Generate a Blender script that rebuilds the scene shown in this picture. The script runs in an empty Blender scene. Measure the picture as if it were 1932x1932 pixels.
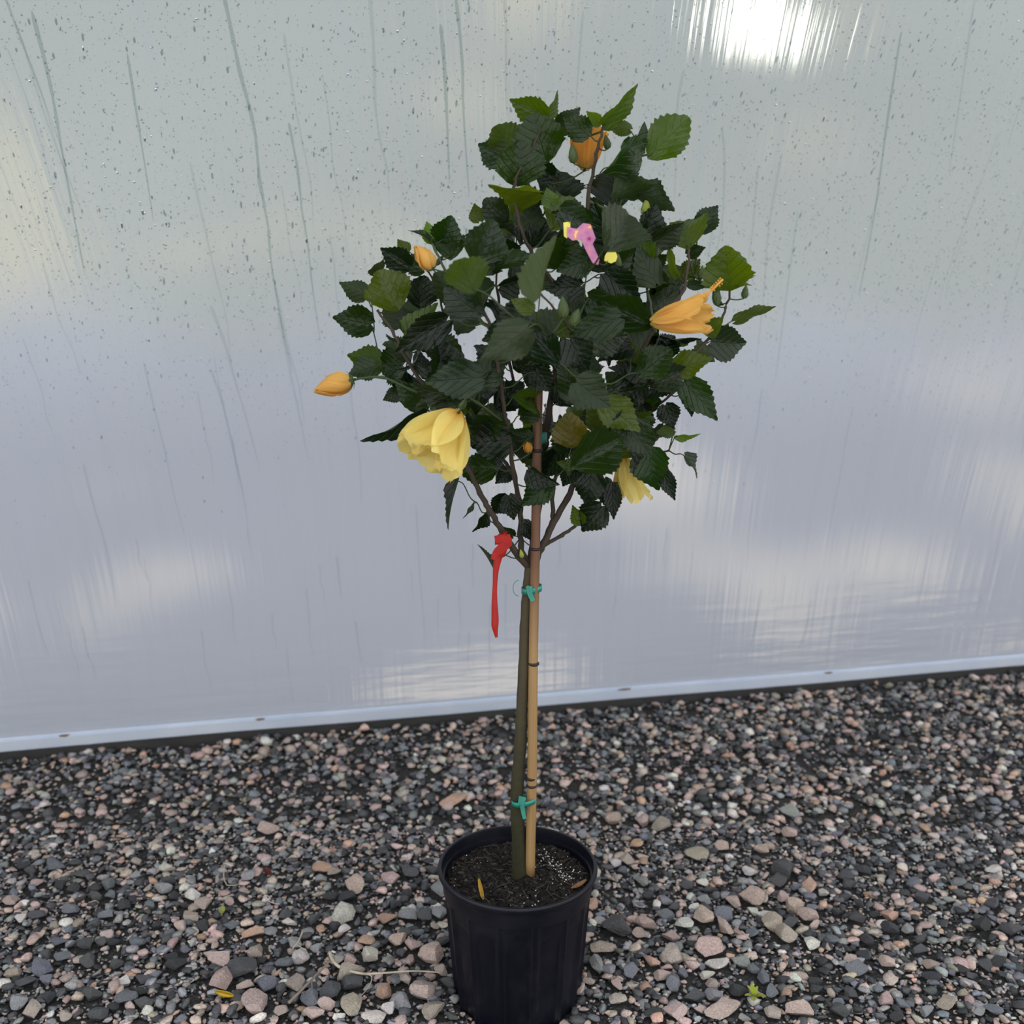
import bpy, bmesh, math, random
import numpy as np
from mathutils import Vector, Matrix, Quaternion

# ------------------------------------------------------------------ camera, world, sun, exposure
S = bpy.context.scene
COL = S.collection
CAM = Vector((-0.010, -1.73, 1.267))
PITCH = math.radians(11.8)
F = 2000.0
cp, sp = math.cos(PITCH), math.sin(PITCH)
cd = bpy.data.cameras.new('camera'); cam = bpy.data.objects.new('camera', cd); COL.objects.link(cam)
cam.location = CAM; cam.rotation_euler = (math.pi / 2 - PITCH, 0, 0)
cd.sensor_fit = 'HORIZONTAL'; cd.sensor_width = 36.0; cd.lens = F / 1932 * 36.0
cd.clip_start = 0.02; cd.clip_end = 200
cd.dof.use_dof = True; cd.dof.focus_distance = 1.80; cd.dof.aperture_fstop = 3.6
S.camera = cam
S.view_settings.view_transform = 'Standard'; S.view_settings.look = 'None'
S.view_settings.gamma = 1; S.view_settings.exposure = 0.32
S.view_settings.use_curve_mapping = False
S.cycles.max_bounces = 8; S.cycles.transparent_max_bounces = 24
S.cycles.caustics_refractive = False; S.cycles.caustics_reflective = False

W = bpy.data.worlds.new('world'); S.world = W; W.use_nodes = True
nt = W.node_tree; nt.nodes.clear()
def wn(t, **k):
    n = nt.nodes.new(t)
    for a, b in k.items(): setattr(n, a, b)
    return n
w_tc = wn('ShaderNodeTexCoord')
w_sep = wn('ShaderNodeSeparateXYZ'); nt.links.new(w_tc.outputs['Generated'], w_sep.inputs[0])
w_r = wn('ShaderNodeValToRGB'); nt.links.new(w_sep.outputs['Z'], w_r.inputs['Fac'])
e = w_r.color_ramp.elements                       # overcast sky, cooler overhead, hazy at the skyline, dull wet ground below
e[0].position = 0.0; e[0].color = (0.50, 0.53, 0.62, 1)
e[1].position = 1.0; e[1].color = (0.80, 0.90, 1.05, 1)
x = e.new(0.12); x.color = (0.86, 0.90, 0.96, 1)
w_n = wn('ShaderNodeTexNoise'); w_n.inputs['Scale'].default_value = 2.6; w_n.inputs['Detail'].default_value = 3
nt.links.new(w_tc.outputs['Generated'], w_n.inputs['Vector'])
w_nr = wn('ShaderNodeMapRange'); w_nr.inputs['From Min'].default_value = 0.35; w_nr.inputs['From Max'].default_value = 0.68
w_nr.inputs['To Min'].default_value = 0.85; w_nr.inputs['To Max'].default_value = 1.22
nt.links.new(w_n.outputs['Fac'], w_nr.inputs['Value'])
w_m = wn('ShaderNodeVectorMath', operation='SCALE')
nt.links.new(w_r.outputs['Color'], w_m.inputs[0]); nt.links.new(w_nr.outputs['Result'], w_m.inputs['Scale'])
# warm bright patches added to sky and ground to glow through the film
w_n2 = wn('ShaderNodeTexNoise'); w_n2.inputs['Scale'].default_value = 7.0; w_n2.inputs['Detail'].default_value = 1.5
w_mp = wn('ShaderNodeMapping'); w_mp.inputs['Location'].default_value = (4.4, 4.4, 8.8); nt.links.new(w_tc.outputs['Generated'], w_mp.inputs[0]); nt.links.new(w_mp.outputs[0], w_n2.inputs['Vector'])
w_r2 = wn('ShaderNodeMapRange'); w_r2.inputs['From Min'].default_value = 0.51; w_r2.inputs['From Max'].default_value = 0.68; nt.links.new(w_n2.outputs['Fac'], w_r2.inputs['Value'])
w_x = wn('ShaderNodeMix', data_type='RGBA'); w_x.inputs[7].default_value = (1.90, 1.66, 1.34, 1)
nt.links.new(w_r2.outputs['Result'], w_x.inputs[0]); nt.links.new(w_m.outputs['Vector'], w_x.inputs[6])
w_b = wn('ShaderNodeBackground'); w_b.inputs['Strength'].default_value = 1.35
nt.links.new(w_x.outputs[2], w_b.inputs['Color'])
w_o = wn('ShaderNodeOutputWorld'); nt.links.new(w_b.outputs[0], w_o.inputs[0])

def ray(px, py):
    x = px - 966.0; y = py - 966.0
    return Vector((x, F * cp - y * sp, -(F * sp + y * cp)))
sd = bpy.data.lights.new('sun', 'SUN'); sun = bpy.data.objects.new('sun', sd); COL.objects.link(sun)
sd.energy = 0.036; sd.angle = math.radians(2.0); sd.color = (1.0, 0.93, 0.82)   # low hazy sun behind the film
sun.rotation_euler = ray(1225, -285).to_track_quat('Z', 'Y').to_euler()
sun.location = (2, 8, 3)

random.seed(7); rng = np.random.default_rng(11)
R = random.random
def U(a, b): return a + (b - a) * R()

# ------------------------------------------------------------------ pixel helpers (photo pixel -> real point at a real depth)
def at(px, py, Y):
    d = ray(px, py); return CAM + d * ((Y - CAM.y) / d.y)
def ground(px, py, z=0.0):
    d = ray(px, py); return CAM + d * ((z - CAM.z) / d.z)
MM = 0.95e-3                                       # metres per photo pixel at the plant

# ------------------------------------------------------------------ object helpers
def link(name, me, mat=None, parent=None, smooth=False):
    o = bpy.data.objects.new(name, me); COL.objects.link(o)
    if mat is not None:
        for m in (mat if isinstance(mat, (list, tuple)) else [mat]): me.materials.append(m)
    if parent is not None: o.parent = parent
    if smooth: me.polygons.foreach_set('use_smooth', [True] * len(me.polygons))
    return o
def mesh(name, v, f):
    me = bpy.data.meshes.new(name); me.from_pydata([tuple(p) for p in v], [], f); me.update(); return me
def tag(o, label=None, cat=None, group=None, kind=None):
    if label: o['label'] = label
    if cat: o['category'] = cat
    if group: o['group'] = group
    if kind: o['kind'] = kind
    return o
def empty(name, loc=(0, 0, 0)):
    o = bpy.data.objects.new(name, None); COL.objects.link(o); o.location = loc; o.empty_display_size = .05; return o
def child_world(o, parent):                        # parent a world-built mesh under an already placed object
    o.parent = parent; o.matrix_parent_inverse = parent.matrix_basis.inverted(); return o

def smooth_path(pts, sub=4):
    pts = [Vector(p) for p in pts]
    if len(pts) < 3: return pts
    out = []
    for i in range(len(pts) - 1):
        p0 = pts[max(i - 1, 0)]; p1 = pts[i]; p2 = pts[i + 1]; p3 = pts[min(i + 2, len(pts) - 1)]
        for k in range(sub):
            t = k / sub
            out.append(0.5 * ((2 * p1) + (-p0 + p2) * t + (2 * p0 - 5 * p1 + 4 * p2 - p3) * t * t + (-p0 + 3 * p1 - 3 * p2 + p3) * t ** 3))
    out.append(pts[-1]); return out
def tube(pts, rad, n=8, knob=0.0, cap=True):
    """verts, faces of a tube; rad = list or function of 0..1"""
    pts = [Vector(p) for p in pts]; N = len(pts); v = []; f = []
    up = Vector((0.3, 0.1, 1)) if abs((pts[-1] - pts[0]).normalized().z) < .8 else Vector((1, .2, 0))
    for i, p in enumerate(pts):
        t = (pts[min(i + 1, N - 1)] - pts[max(i - 1, 0)]).normalized()
        a = t.cross(up).normalized(); b = t.cross(a).normalized()
        r = rad(i / (N - 1)) if callable(rad) else rad[i]
        for k in range(n):
            an = 2 * math.pi * k / n; rr = r * (1 + knob * (R() - .5))
            v.append(p + a * math.cos(an) * rr + b * math.sin(an) * rr)
    for i in range(N - 1):
        for k in range(n):
            f.append((i * n + k, i * n + (k + 1) % n, (i + 1) * n + (k + 1) % n, (i + 1) * n + k))
    if cap: f.append(tuple(range(n))[::-1]); f.append(tuple((N - 1) * n + k for k in range(n)))
    return v, f
def tube_mesh(name, pts, rad, n=8, knob=0.0):
    v, f = tube(pts, rad, n, knob); me = mesh(name, v, f)
    me.polygons.foreach_set('use_smooth', [True] * len(me.polygons)); return me

# ------------------------------------------------------------------ material helpers
def mat(name):
    m = bpy.data.materials.new(name); m.use_nodes = True; m.node_tree.nodes.clear(); return m, m.node_tree
class NT:
    def __init__(s, name): s.m, s.t = mat(name)
    def n(s, t, ins=None, **k):
        n = s.t.nodes.new(t)
        for a, b in k.items(): setattr(n, a, b)
        if ins:
            for a, b in ins.items():
                if hasattr(b, 'node'): s.t.links.new(b, n.inputs[a])
                else: n.inputs[a].default_value = b
        return n
    def out(s, sh): o = s.n('ShaderNodeOutputMaterial'); s.t.links.new(sh, o.inputs[0]); return s.m
    def ramp(s, fac, stops, interp='LINEAR'):
        r = s.n('ShaderNodeValToRGB', {'Fac': fac}); r.color_ramp.interpolation = interp
        el = r.color_ramp.elements
        while len(el) > 1: el.remove(el[0])
        el[0].position = stops[0][0]; el[0].color = (*stops[0][1], 1)
        for p, c in stops[1:]: q = el.new(p); q.color = (*c, 1)
        return r.outputs['Color']
    def math(s, op, a, b=0.0, c=0.0): return s.n('ShaderNodeMath', {0: a, 1: b, 2: c}, operation=op).outputs[0]
    def noise(s, vec, scale, detail=3, rough=.5):
        return s.n('ShaderNodeTexNoise', {'Vector': vec, 'Scale': scale, 'Detail': detail, 'Roughness': rough}).outputs['Fac']
    def mix(s, fac, a, b, mode='MIX'):
        n = s.n('ShaderNodeMix', data_type='RGBA', blend_type=mode)
        for key, val in ((0, fac), (6, a), (7, b)):
            if hasattr(val, 'node'): s.t.links.new(val, n.inputs[key])
            else: n.inputs[key].default_value = val if key == 0 else (*val, 1)
        return n.outputs[2]
    def bump(s, h, strength=.5, dist=.01):
        return s.n('ShaderNodeBump', {'Height': h, 'Strength': strength, 'Distance': dist}).outputs['Normal']
    def scalev(s, vec, sc):
        return s.n('ShaderNodeMapping', {'Vector': vec, 'Scale': sc}).outputs[0]

# film: thin milky polyethylene; lets daylight through diffusely, a little through it nearly straight but blurred
def film_material():
    t = NT('milky_film'); uv = t.n('ShaderNodeUVMap').outputs[0]     # uv in metres: along the wall, up the wall
    sep = t.n('ShaderNodeSeparateXYZ', {0: uv})
    fine = t.noise(t.scalev(uv, (90, 1.3, 1)), 1.0, 3)               # fine vertical draw lines / wrinkles
    wide = t.noise(t.scalev(uv, (14, .45, 1)), 1.0, 3)
    diag = t.noise(t.n('ShaderNodeMapping', {'Vector': uv, 'Rotation': (0, 0, .5), 'Scale': (3, 26, 1)}).outputs[0], 1.0, 2)
    low = t.n('ShaderNodeMapRange', {'Value': sep.outputs['Y'], 'From Min': .10, 'From Max': .42, 'To Min': 1.0, 'To Max': 0.0}).outputs[0]
    h = t.math('ADD', t.math('MULTIPLY', fine, .25), t.math('ADD', t.math('MULTIPLY', wide, .8), t.math('MULTIPLY', t.math('MULTIPLY', diag, low), 1.4)))
    nrm = t.bump(h, .40, .012)
    tree_tint = t.noise(t.scalev(uv, (3.5, 1.4, 1)), 1.0, 5, .55)          # uneven edge for the trees' blurred green, painted into the upper film
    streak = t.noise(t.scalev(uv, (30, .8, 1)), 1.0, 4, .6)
    up = t.n('ShaderNodeMapRange', {'Value': t.math('ADD', sep.outputs['Y'], t.math('MULTIPLY', tree_tint, .35)), 'From Min': 1.28, 'From Max': 1.62}, interpolation_type='SMOOTHSTEP').outputs[0]
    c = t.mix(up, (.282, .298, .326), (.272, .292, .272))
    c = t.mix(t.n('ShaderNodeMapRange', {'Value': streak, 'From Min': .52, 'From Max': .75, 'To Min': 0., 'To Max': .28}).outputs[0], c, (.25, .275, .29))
    trans = t.n('ShaderNodeBsdfTranslucent', {'Color': c, 'Normal': nrm})
    refr = t.n('ShaderNodeBsdfRefraction', {'Color': c, 'Roughness': .20, 'IOR': 1.33, 'Normal': nrm})
    mx = t.n('ShaderNodeMixShader', {0: .42, 1: trans.outputs[0], 2: refr.outputs[0]})
    gl = t.n('ShaderNodeBsdfGlossy', {'Color': (1, 1, 1, 1), 'Roughness': .28, 'Normal': nrm})
    fr = t.n('ShaderNodeFresnel', {'IOR': 1.35, 'Normal': nrm})
    dif = t.n('ShaderNodeBsdfDiffuse', {'Color': (.6, .62, .66, 1)})
    mx2 = t.n('ShaderNodeMixShader', {0: .12, 1: mx.outputs[0], 2: dif.outputs[0]})
    mx3 = t.n('ShaderNodeMixShader', {0: fr.outputs[0], 1: mx2.outputs[0], 2: gl.outputs[0]})
    return t.out(mx3.outputs[0])
def water_material(name, tint, gl=.08):
    t = NT(name)
    tr = t.n('ShaderNodeBsdfTransparent', {'Color': (*tint, 1)})
    g = t.n('ShaderNodeBsdfGlossy', {'Roughness': .08})
    return t.out(t.n('ShaderNodeMixShader', {0: gl, 1: tr.outputs[0], 2: g.outputs[0]}).outputs[0])
def principled(name, col, rough=.5, spec=.5, metal=0., bump=None, colfn=None):
    t = NT(name); tc = t.n('ShaderNodeTexCoord').outputs['Object']
    c = colfn(t, tc) if colfn else (*col, 1)
    ins = {'Base Color': c, 'Roughness': rough, 'Specular IOR Level': spec, 'Metallic': metal}
    if bump: ins['Normal'] = t.bump(t.noise(tc, bump[0], 4), bump[1], bump[2])
    return t.out(t.n('ShaderNodeBsdfPrincipled', ins).outputs[0])

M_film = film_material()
M_trail = water_material('wet_trail', (.74, .80, .79), .04)
M_trail_faint = water_material('faint_wet_trail', (.89, .91, .92), .03)
M_drop = water_material('water_drop', (.58, .64, .67), .16)
M_rail = principled('galvanised_rail', (.66, .74, .86), .38, .5, .55, colfn=lambda t, v: t.mix(t.noise(v, 6, 4), (.55, .64, .78), (.80, .86, .95)))
M_rust = principled('rust_spot', (.22, .14, .10), .8)
M_board = principled('dark_baseboard', (.022, .022, .022), .75, bump=(40, .4, .004), colfn=lambda t, v: t.mix(t.noise(t.scalev(v, (3, 30, 30)), 2, 4), (.010, .010, .011), (.045, .043, .040)))
M_pot = principled('black_pot_plastic', (.008, .009, .014), .36, .32, colfn=lambda t, v: t.mix(t.n('ShaderNodeMapRange', {'Value': t.noise(v, 9, 5, .6), 'From Min': .5, 'From Max': .75}).outputs[0], (.0040, .0045, .009), (.013, .0135, .019)), bump=(160, .12, .002))
M_soil = principled('potting_soil', (.016, .012, .010), .9, .25, colfn=lambda t, v: t.ramp(t.noise(v, 120, 5, .7), [(.35, (.004, .0035, .003)), (.55, (.011, .008, .007)), (.7, (.032, .024, .018))]), bump=(150, 1.0, .006))
M_crumb = principled('soil_crumb', (.014, .011, .009), .85, .3, colfn=lambda t, v: t.ramp(t.n('ShaderNodeNewGeometry').outputs['Random Per Island'], [(0, (.005, .004, .004)), (.6, (.012, .009, .008)), (.9, (.032, .024, .018)), (1, (.07, .055, .04))]))
M_perlite = principled('perlite', (.72, .72, .68), .7)
def bark(name, a, b, c):
    return principled(name, a, .75, .25, bump=(90, .5, .003), colfn=lambda t, v: t.mix(t.n('ShaderNodeMapRange', {'Value': t.n('ShaderNodeSeparateXYZ', {0: v}).outputs['Z'], 'From Min': .3, 'From Max': .75}).outputs[0],
        t.mix(t.noise(t.scalev(v, (60, 60, 9)), 1, 4), a, b), t.mix(t.noise(t.scalev(v, (60, 60, 9)), 1, 4), b, c)))
M_trunk = bark('trunk_bark', (.012, .016, .005), (.042, .038, .018), (.10, .080, .050))
M_branch = principled('branch_bark', (.035, .026, .018), .7, .3, bump=(120, .4, .002), colfn=lambda t, v: t.mix(t.noise(v, 30, 4), (.018, .014, .010), (.075, .054, .036)))
M_twig = principled('green_stem', (.03, .05, .012), .55, .4, colfn=lambda t, v: t.mix(t.noise(v, 25, 3), (.016, .032, .008), (.045, .075, .018)))
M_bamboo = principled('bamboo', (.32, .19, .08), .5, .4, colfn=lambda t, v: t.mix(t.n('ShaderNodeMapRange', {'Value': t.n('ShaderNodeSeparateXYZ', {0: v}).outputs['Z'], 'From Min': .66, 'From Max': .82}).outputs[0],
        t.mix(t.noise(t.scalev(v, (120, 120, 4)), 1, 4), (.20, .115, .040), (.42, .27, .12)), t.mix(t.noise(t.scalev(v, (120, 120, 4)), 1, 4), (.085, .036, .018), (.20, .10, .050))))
M_node = principled('bamboo_node', (.02, .008, .008), .6)
M_tie = principled('teal_tape', (.0, .12, .09), .32, .5, colfn=lambda t, v: t.mix(t.noise(v, 60, 3), (.004, .10, .075), (.03, .34, .25)))
def ribbon_material():
    t = NT('red_ribbon'); v = t.n('ShaderNodeTexCoord').outputs['Object']
    c = t.mix(t.noise(v, 40, 3), (.36, .010, .008), (.70, .045, .03))
    p = t.n('ShaderNodeBsdfPrincipled', {'Base Color': c, 'Roughness': .35})
    tr = t.n('ShaderNodeBsdfTranslucent', {'Color': (.80, .08, .05, 1)}); tp_ = t.n('ShaderNodeBsdfTransparent', {'Color': (1, .5, .45, 1)})
    q = t.n('ShaderNodeMixShader', {0: .4, 1: p.outputs[0], 2: tr.outputs[0]})
    return t.out(t.n('ShaderNodeMixShader', {0: .3, 1: q.outputs[0], 2: tp_.outputs[0]}).outputs[0])
M_ribbon = ribbon_material()

def leaf_material():
    t = NT('hibiscus_leaf'); uv = t.n('ShaderNodeUVMap').outputs[0]; s = t.n('ShaderNodeSeparateXYZ', {0: uv})
    u = t.math('ABSOLUTE', t.math('SUBTRACT', s.outputs['X'], .5)); v = s.outputs['Y']
    mid = t.math('SMOOTH_MIN', t.math('DIVIDE', u, .018), 1.0, .2)
    q = t.math('FRACT', t.math('MULTIPLY', t.math('SUBTRACT', v, t.math('MULTIPLY', u, 1.25)), 4.6))
    lat = t.math('SMOOTH_MIN', t.math('DIVIDE', t.math('ABSOLUTE', t.math('SUBTRACT', q, .5)), .085), 1.0, .2)
    vein = t.math('MULTIPLY', mid, lat)                               # 0 on a vein, 1 between
    obj = t.n('ShaderNodeTexCoord').outputs['Object']
    qp = t.math('SUBTRACT', 1.0, t.math('POWER', t.math('MULTIPLY', t.math('ABSOLUTE', t.math('SUBTRACT', q, .5)), 2.0), 2.0))
    puff = t.math('ADD', t.math('MULTIPLY', t.math('SUBTRACT', 1.0, qp), .16), t.math('ADD', t.math('MULTIPLY', vein, .35), t.math('MULTIPLY', t.noise(uv, 11, 4), .75)))
    nrm = t.bump(puff, .6, .003)
    oc = t.n('ShaderNodeObjectInfo').outputs['Color']
    back = t.n('ShaderNodeNewGeometry').outputs['Backfacing']
    c1 = t.mix(vein, (1.35, 1.3, 1.3), (1, 1, 1)); base = t.mix(1.0, oc, c1, 'MULTIPLY')
    base = t.mix(t.n('ShaderNodeMapRange', {'Value': t.noise(uv, 5, 4), 'From Min': .4, 'From Max': .7}).outputs[0], base, t.mix(1.0, base, (1.25, 1.2, .9), 'MULTIPLY'))
    base = t.mix(back, base, t.mix(.40, base, (.055, .085, .030)))
    p = t.n('ShaderNodeBsdfPrincipled', {'Base Color': base, 'Roughness': t.mix(back, (.20, .20, .20), (.5, .5, .5)), 'Specular IOR Level': .45, 'Normal': nrm})
    tc = t.mix(1.0, oc, (4.6, 4.0, .8), 'MULTIPLY')
    tc = t.mix(vein, t.mix(1.0, tc, (.55, .55, .55), 'MULTIPLY'), tc)
    tr = t.n('ShaderNodeBsdfTranslucent', {'Color': tc, 'Normal': nrm})
    return t.out(t.n('ShaderNodeMixShader', {0: .42, 1: p.outputs[0], 2: tr.outputs[0]}).outputs[0])
M_leaf = leaf_material()
def petal_material(name, a, b, throat, tr=.45):
    t = NT(name); uv = t.n('ShaderNodeUVMap').outputs[0]; s = t.n('ShaderNodeSeparateXYZ', {0: uv})
    fine = t.noise(t.scalev(uv, (34, 2.5, 1)), 1.0, 4)
    c = t.mix(fine, a, b)
    c = t.mix(t.n('ShaderNodeMapRange', {'Value': s.outputs['Y'], 'From Min': .04, 'From Max': .24, 'To Min': 1., 'To Max': 0.}).outputs[0], c, throat)
    nrm = t.bump(fine, .5, .003)
    p = t.n('ShaderNodeBsdfPrincipled', {'Base Color': c, 'Roughness': .55, 'Specular IOR Level': .25, 'Normal': nrm})
    tn = t.n('ShaderNodeBsdfTranslucent', {'Color': c, 'Normal': nrm})
    return t.out(t.n('ShaderNodeMixShader', {0: tr, 1: p.outputs[0], 2: tn.outputs[0]}).outputs[0])
M_yellow = petal_material('yellow_petal', (.93, .74, .19), (.98, .87, .36), (.88, .52, .07))
M_amber = petal_material('amber_petal', (.86, .46, .09), (.96, .66, .20), (.90, .58, .14))
M_orange = petal_material('orange_petal', (.74, .33, .05), (.90, .47, .10), (.75, .40, .08))
M_calyx = principled('calyx_green', (.07, .11, .02), .55, .4, colfn=lambda t, v: t.mix(t.noise(v, 60, 3), (.022, .045, .010), (.075, .11, .025)))
M_calyx_y = principled('yellow_green_bud', (.25, .30, .04), .55, .4)
def card_material():
    t = NT('printed_tag'); uv = t.n('ShaderNodeUVMap').outputs[0]
    d = t.n('ShaderNodeTexVoronoi', {'Vector': uv, 'Scale': 1.5, 'Randomness': .8}).outputs['Distance']
    wob = t.math('ADD', d, t.math('MULTIPLY', t.math('SUBTRACT', t.noise(uv, 9, 3), .5), .35))
    c = t.ramp(wob, [(0, (.06, .01, .08)), (.12, (.08, .01, .08)), (.20, (.55, .06, .20)), (.38, (.50, .16, .36)), (.66, (.58, .24, .38)), (.74, (.72, .16, .16)), (.84, (.85, .62, .25))])
    p = t.n('ShaderNodeBsdfPrincipled', {'Base Color': c, 'Roughness': .35})
    return t.out(p.outputs[0])
M_card = card_material()
M_card_y = principled('tag_yellow', (.80, .72, .12), .4)

# gravel colours
STONE = {'p': (.56, .43, .38), 'o': (.56, .37, .27), 't': (.45, .385, .32), 'g': (.33, .335, .335), 'w': (.68, .65, .59), 'd': (.095, .097, .102), 'b': (.19, .205, .23), 'k': (.050, .052, .056)}
def stone_material(name, attr):
    t = NT(name); v = t.n('ShaderNodeTexCoord').outputs['Object']
    c = t.n('ShaderNodeAttribute', attribute_name='tint').outputs['Color'] if attr else t.n('ShaderNodeObjectInfo').outputs['Color']
    sc = 260 if attr else 9.0
    n1 = t.noise(v, sc, 4, .65); n2 = t.noise(v, sc * 3.5, 2)
    c = t.mix(t.n('ShaderNodeMapRange', {'Value': n1, 'From Min': .3, 'From Max': .7}).outputs[0], t.mix(1.0, c, (.62, .62, .64), 'MULTIPLY'), t.mix(1.0, c, (1.25, 1.24, 1.22), 'MULTIPLY'))
    c = t.mix(t.n('ShaderNodeMapRange', {'Value': n2, 'From Min': .60, 'From Max': .68}).outputs[0], c, t.mix(1.0, c, (.35, .35, .36), 'MULTIPLY'))
    p = t.n('ShaderNodeBsdfPrincipled', {'Base Color': c, 'Roughness': .62, 'Specular IOR Level': .4, 'Normal': t.bump(n1, .45, .004 if attr else .05)})
    return t.out(p.outputs[0])
M_gravel = stone_material('gravel_stone', True)
M_stone = stone_material('single_stone', False)
M_dirt = principled('ground_grit', (.02, .02, .02), .9, .2, colfn=lambda t, v: t.ramp(t.noise(v, 160, 5, .7), [(.3, (.02, .02, .021)), (.6, (.07, .068, .066)), (.8, (.16, .15, .14))]), bump=(160, 1., .006))

# ------------------------------------------------------------------ the wall of film
B0 = ground(395, 1400); B1 = ground(1537, 1302)
SL = (B1.y - B0.y) / (B1.x - B0.x)
def yb(x): return B0.y + (x - B0.x) * SL
PROF = [(0.0, 0.0)]                                 # (inward offset, height): an arched greenhouse side, leaning in more the higher it goes
_t = 0.0
while _t < 3.4:
    a = math.radians(9 + 15.5 * _t); PROF.append((PROF[-1][0] + .02 * math.sin(a), PROF[-1][1] + .02 * math.cos(a))); _t += .02
RAIL_Z = .072
def off(z):
    for i in range(len(PROF) - 1):
        if PROF[i + 1][1] >= z: 
            f_ = (z - PROF[i][1]) / (PROF[i + 1][1] - PROF[i][1]); return PROF[i][0] + f_ * (PROF[i + 1][0] - PROF[i][0])
    return PROF[-1][0]
def arclen(z):
    k = min(range(len(PROF)), key=lambda i: abs(PROF[i][1] - z)); return k * .02
def wall_pt(px, py):
    d = ray(px, py).normalized(); a, b = .5, 6.0
    for _ in range(40):
        m = (a + b) / 2; p = CAM + d * m
        if p.y < yb(p.x) - off(p.z): a = m
        else: b = m
    return CAM + d * a
xs = np.linspace(-3.6, 3.8, 120); k0 = 3
rows = PROF[k0::3]
v = []; f = []; uvs = []
for j, (o_, z_) in enumerate(rows):
    for x_ in xs: v.append((x_, yb(x_) - o_, z_)); uvs.append((x_ * 1.02, (k0 + 3 * j) * .02))
nx = len(xs)
for j in range(len(rows) - 1):
    for i in range(nx - 1): f.append((j * nx + i, j * nx + i + 1, (j + 1) * nx + i + 1, (j + 1) * nx + i))
me = mesh('film', v, f); uvl = me.uv_layers.new(name='UVMap')
li = np.zeros(len(me.loops), dtype=np.int32); me.loops.foreach_get('vertex_index', li)
uvl.data.foreach_set('uv', np.array(uvs)[li].ravel())
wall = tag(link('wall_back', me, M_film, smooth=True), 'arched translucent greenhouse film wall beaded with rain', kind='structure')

# baseboard and rail: extruded along the wall line
def extrude_line(prof, x0, x1, n=24):
    """prof = closed list of (toward room, height)"""
    L = math.hypot(1, SL); nxn = Vector((SL, -1, 0)) / L; v = []; f = []; m = len(prof)
    for i in range(n + 1):
        x_ = x0 + (x1 - x0) * i / n; b = Vector((x_, yb(x_), 0))
        w = .0015 * math.sin(x_ * 5.3)
        for (d_, z_) in prof: v.append(b + nxn * d_ + Vector((0, 0, z_ + w)))
    for i in range(n):
        for k in range(m): f.append((i * m + k, (i + 1) * m + k, (i + 1) * m + (k + 1) % m, i * m + (k + 1) % m))
    f.append(tuple(range(m))); f.append(tuple(n * m + k for k in range(m))[::-1])
    return v, f
v, f = extrude_line([(-.03, -.02), (.012, -.02), (.012, .026), (.009, .031), (-.03, .031)], -3.6, 3.8)
tag(link('baseboard_back', mesh('baseboard', v, f), M_board), 'dark low board between the gravel and the metal rail', kind='structure')
v, f = extrude_line([(-.02, .030), (.016, .030), (.018, .033), (.016, .060), (.012, .0625), (.0155, .0665), (.010, .070), (-.004, .071), (-.02, .071)], -3.6, 3.8)
rail = tag(link('trim_1', mesh('rail', v, f), M_rail), 'pale galvanised rail clamping the foot of the film', kind='structure')
for (px, py, w_) in ((490, 1364, .016), (1176, 1300, .026), (1560, 1276, .014), (120, 1390, .016)):
    p = wall_pt(px, py); L = math.hypot(1, SL); c = Vector((p.x, yb(p.x), .0625)) + Vector((SL, -1, 0)) / L * .0165
    ax = Vector((1, SL, 0)).normalized(); vv = [c + Vector((SL, -1, 0)) / L * .0018]
    for k in range(12):
        an = k * math.pi / 6; vv.append(c + ax * math.cos(an) * w_ * U(.7, 1.1) + Vector((0, 0, 1)) * math.sin(an) * .0035 * U(.7, 1.2))
    link('screw_head', mesh('screw', vv, [(0, k + 1, (k + 1) % 12 + 1) for k in range(12)]), M_rust, rail)

# water trails on the film
def wall_n(p):
    a = (off(p.z + .01) - off(p.z - .01)) / .02; return Vector((SL, -1, -a)).normalized()
def wall_p(x_, z_): return Vector((x_, yb(x_) - off(z_), z_))
def trail(pts, w, m, name='water_trail'):
    pts = smooth_path(pts, 5); N = len(pts); v = []; f = []
    wk = [1.0] * N
    for i, p in enumerate(pts):
        p = wall_p(p.x, p.z); n = wall_n(p); t = (pts[min(i + 1, N - 1)] - pts[max(i - 1, 0)]).normalized(); s = t.cross(n).normalized()
        u = i / (N - 1); ww = w * .5 * (min(1, (u + .03) * 14)) * (1 - u) ** .45 * U(.75, 1.25) + .0003
        q = p + n * .0012
        v += [q - s * ww, q - s * ww * .5 + n * .0011, q + s * ww * .5 + n * .0011, q + s * ww]
    for i in range(N - 1):
        for k in range(3): f.append((i * 4 + k, i * 4 + k + 1, i * 4 + 5 + k, i * 4 + 4 + k))
    return link(name, mesh('trail', v, f), m, wall, smooth=True)
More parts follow.
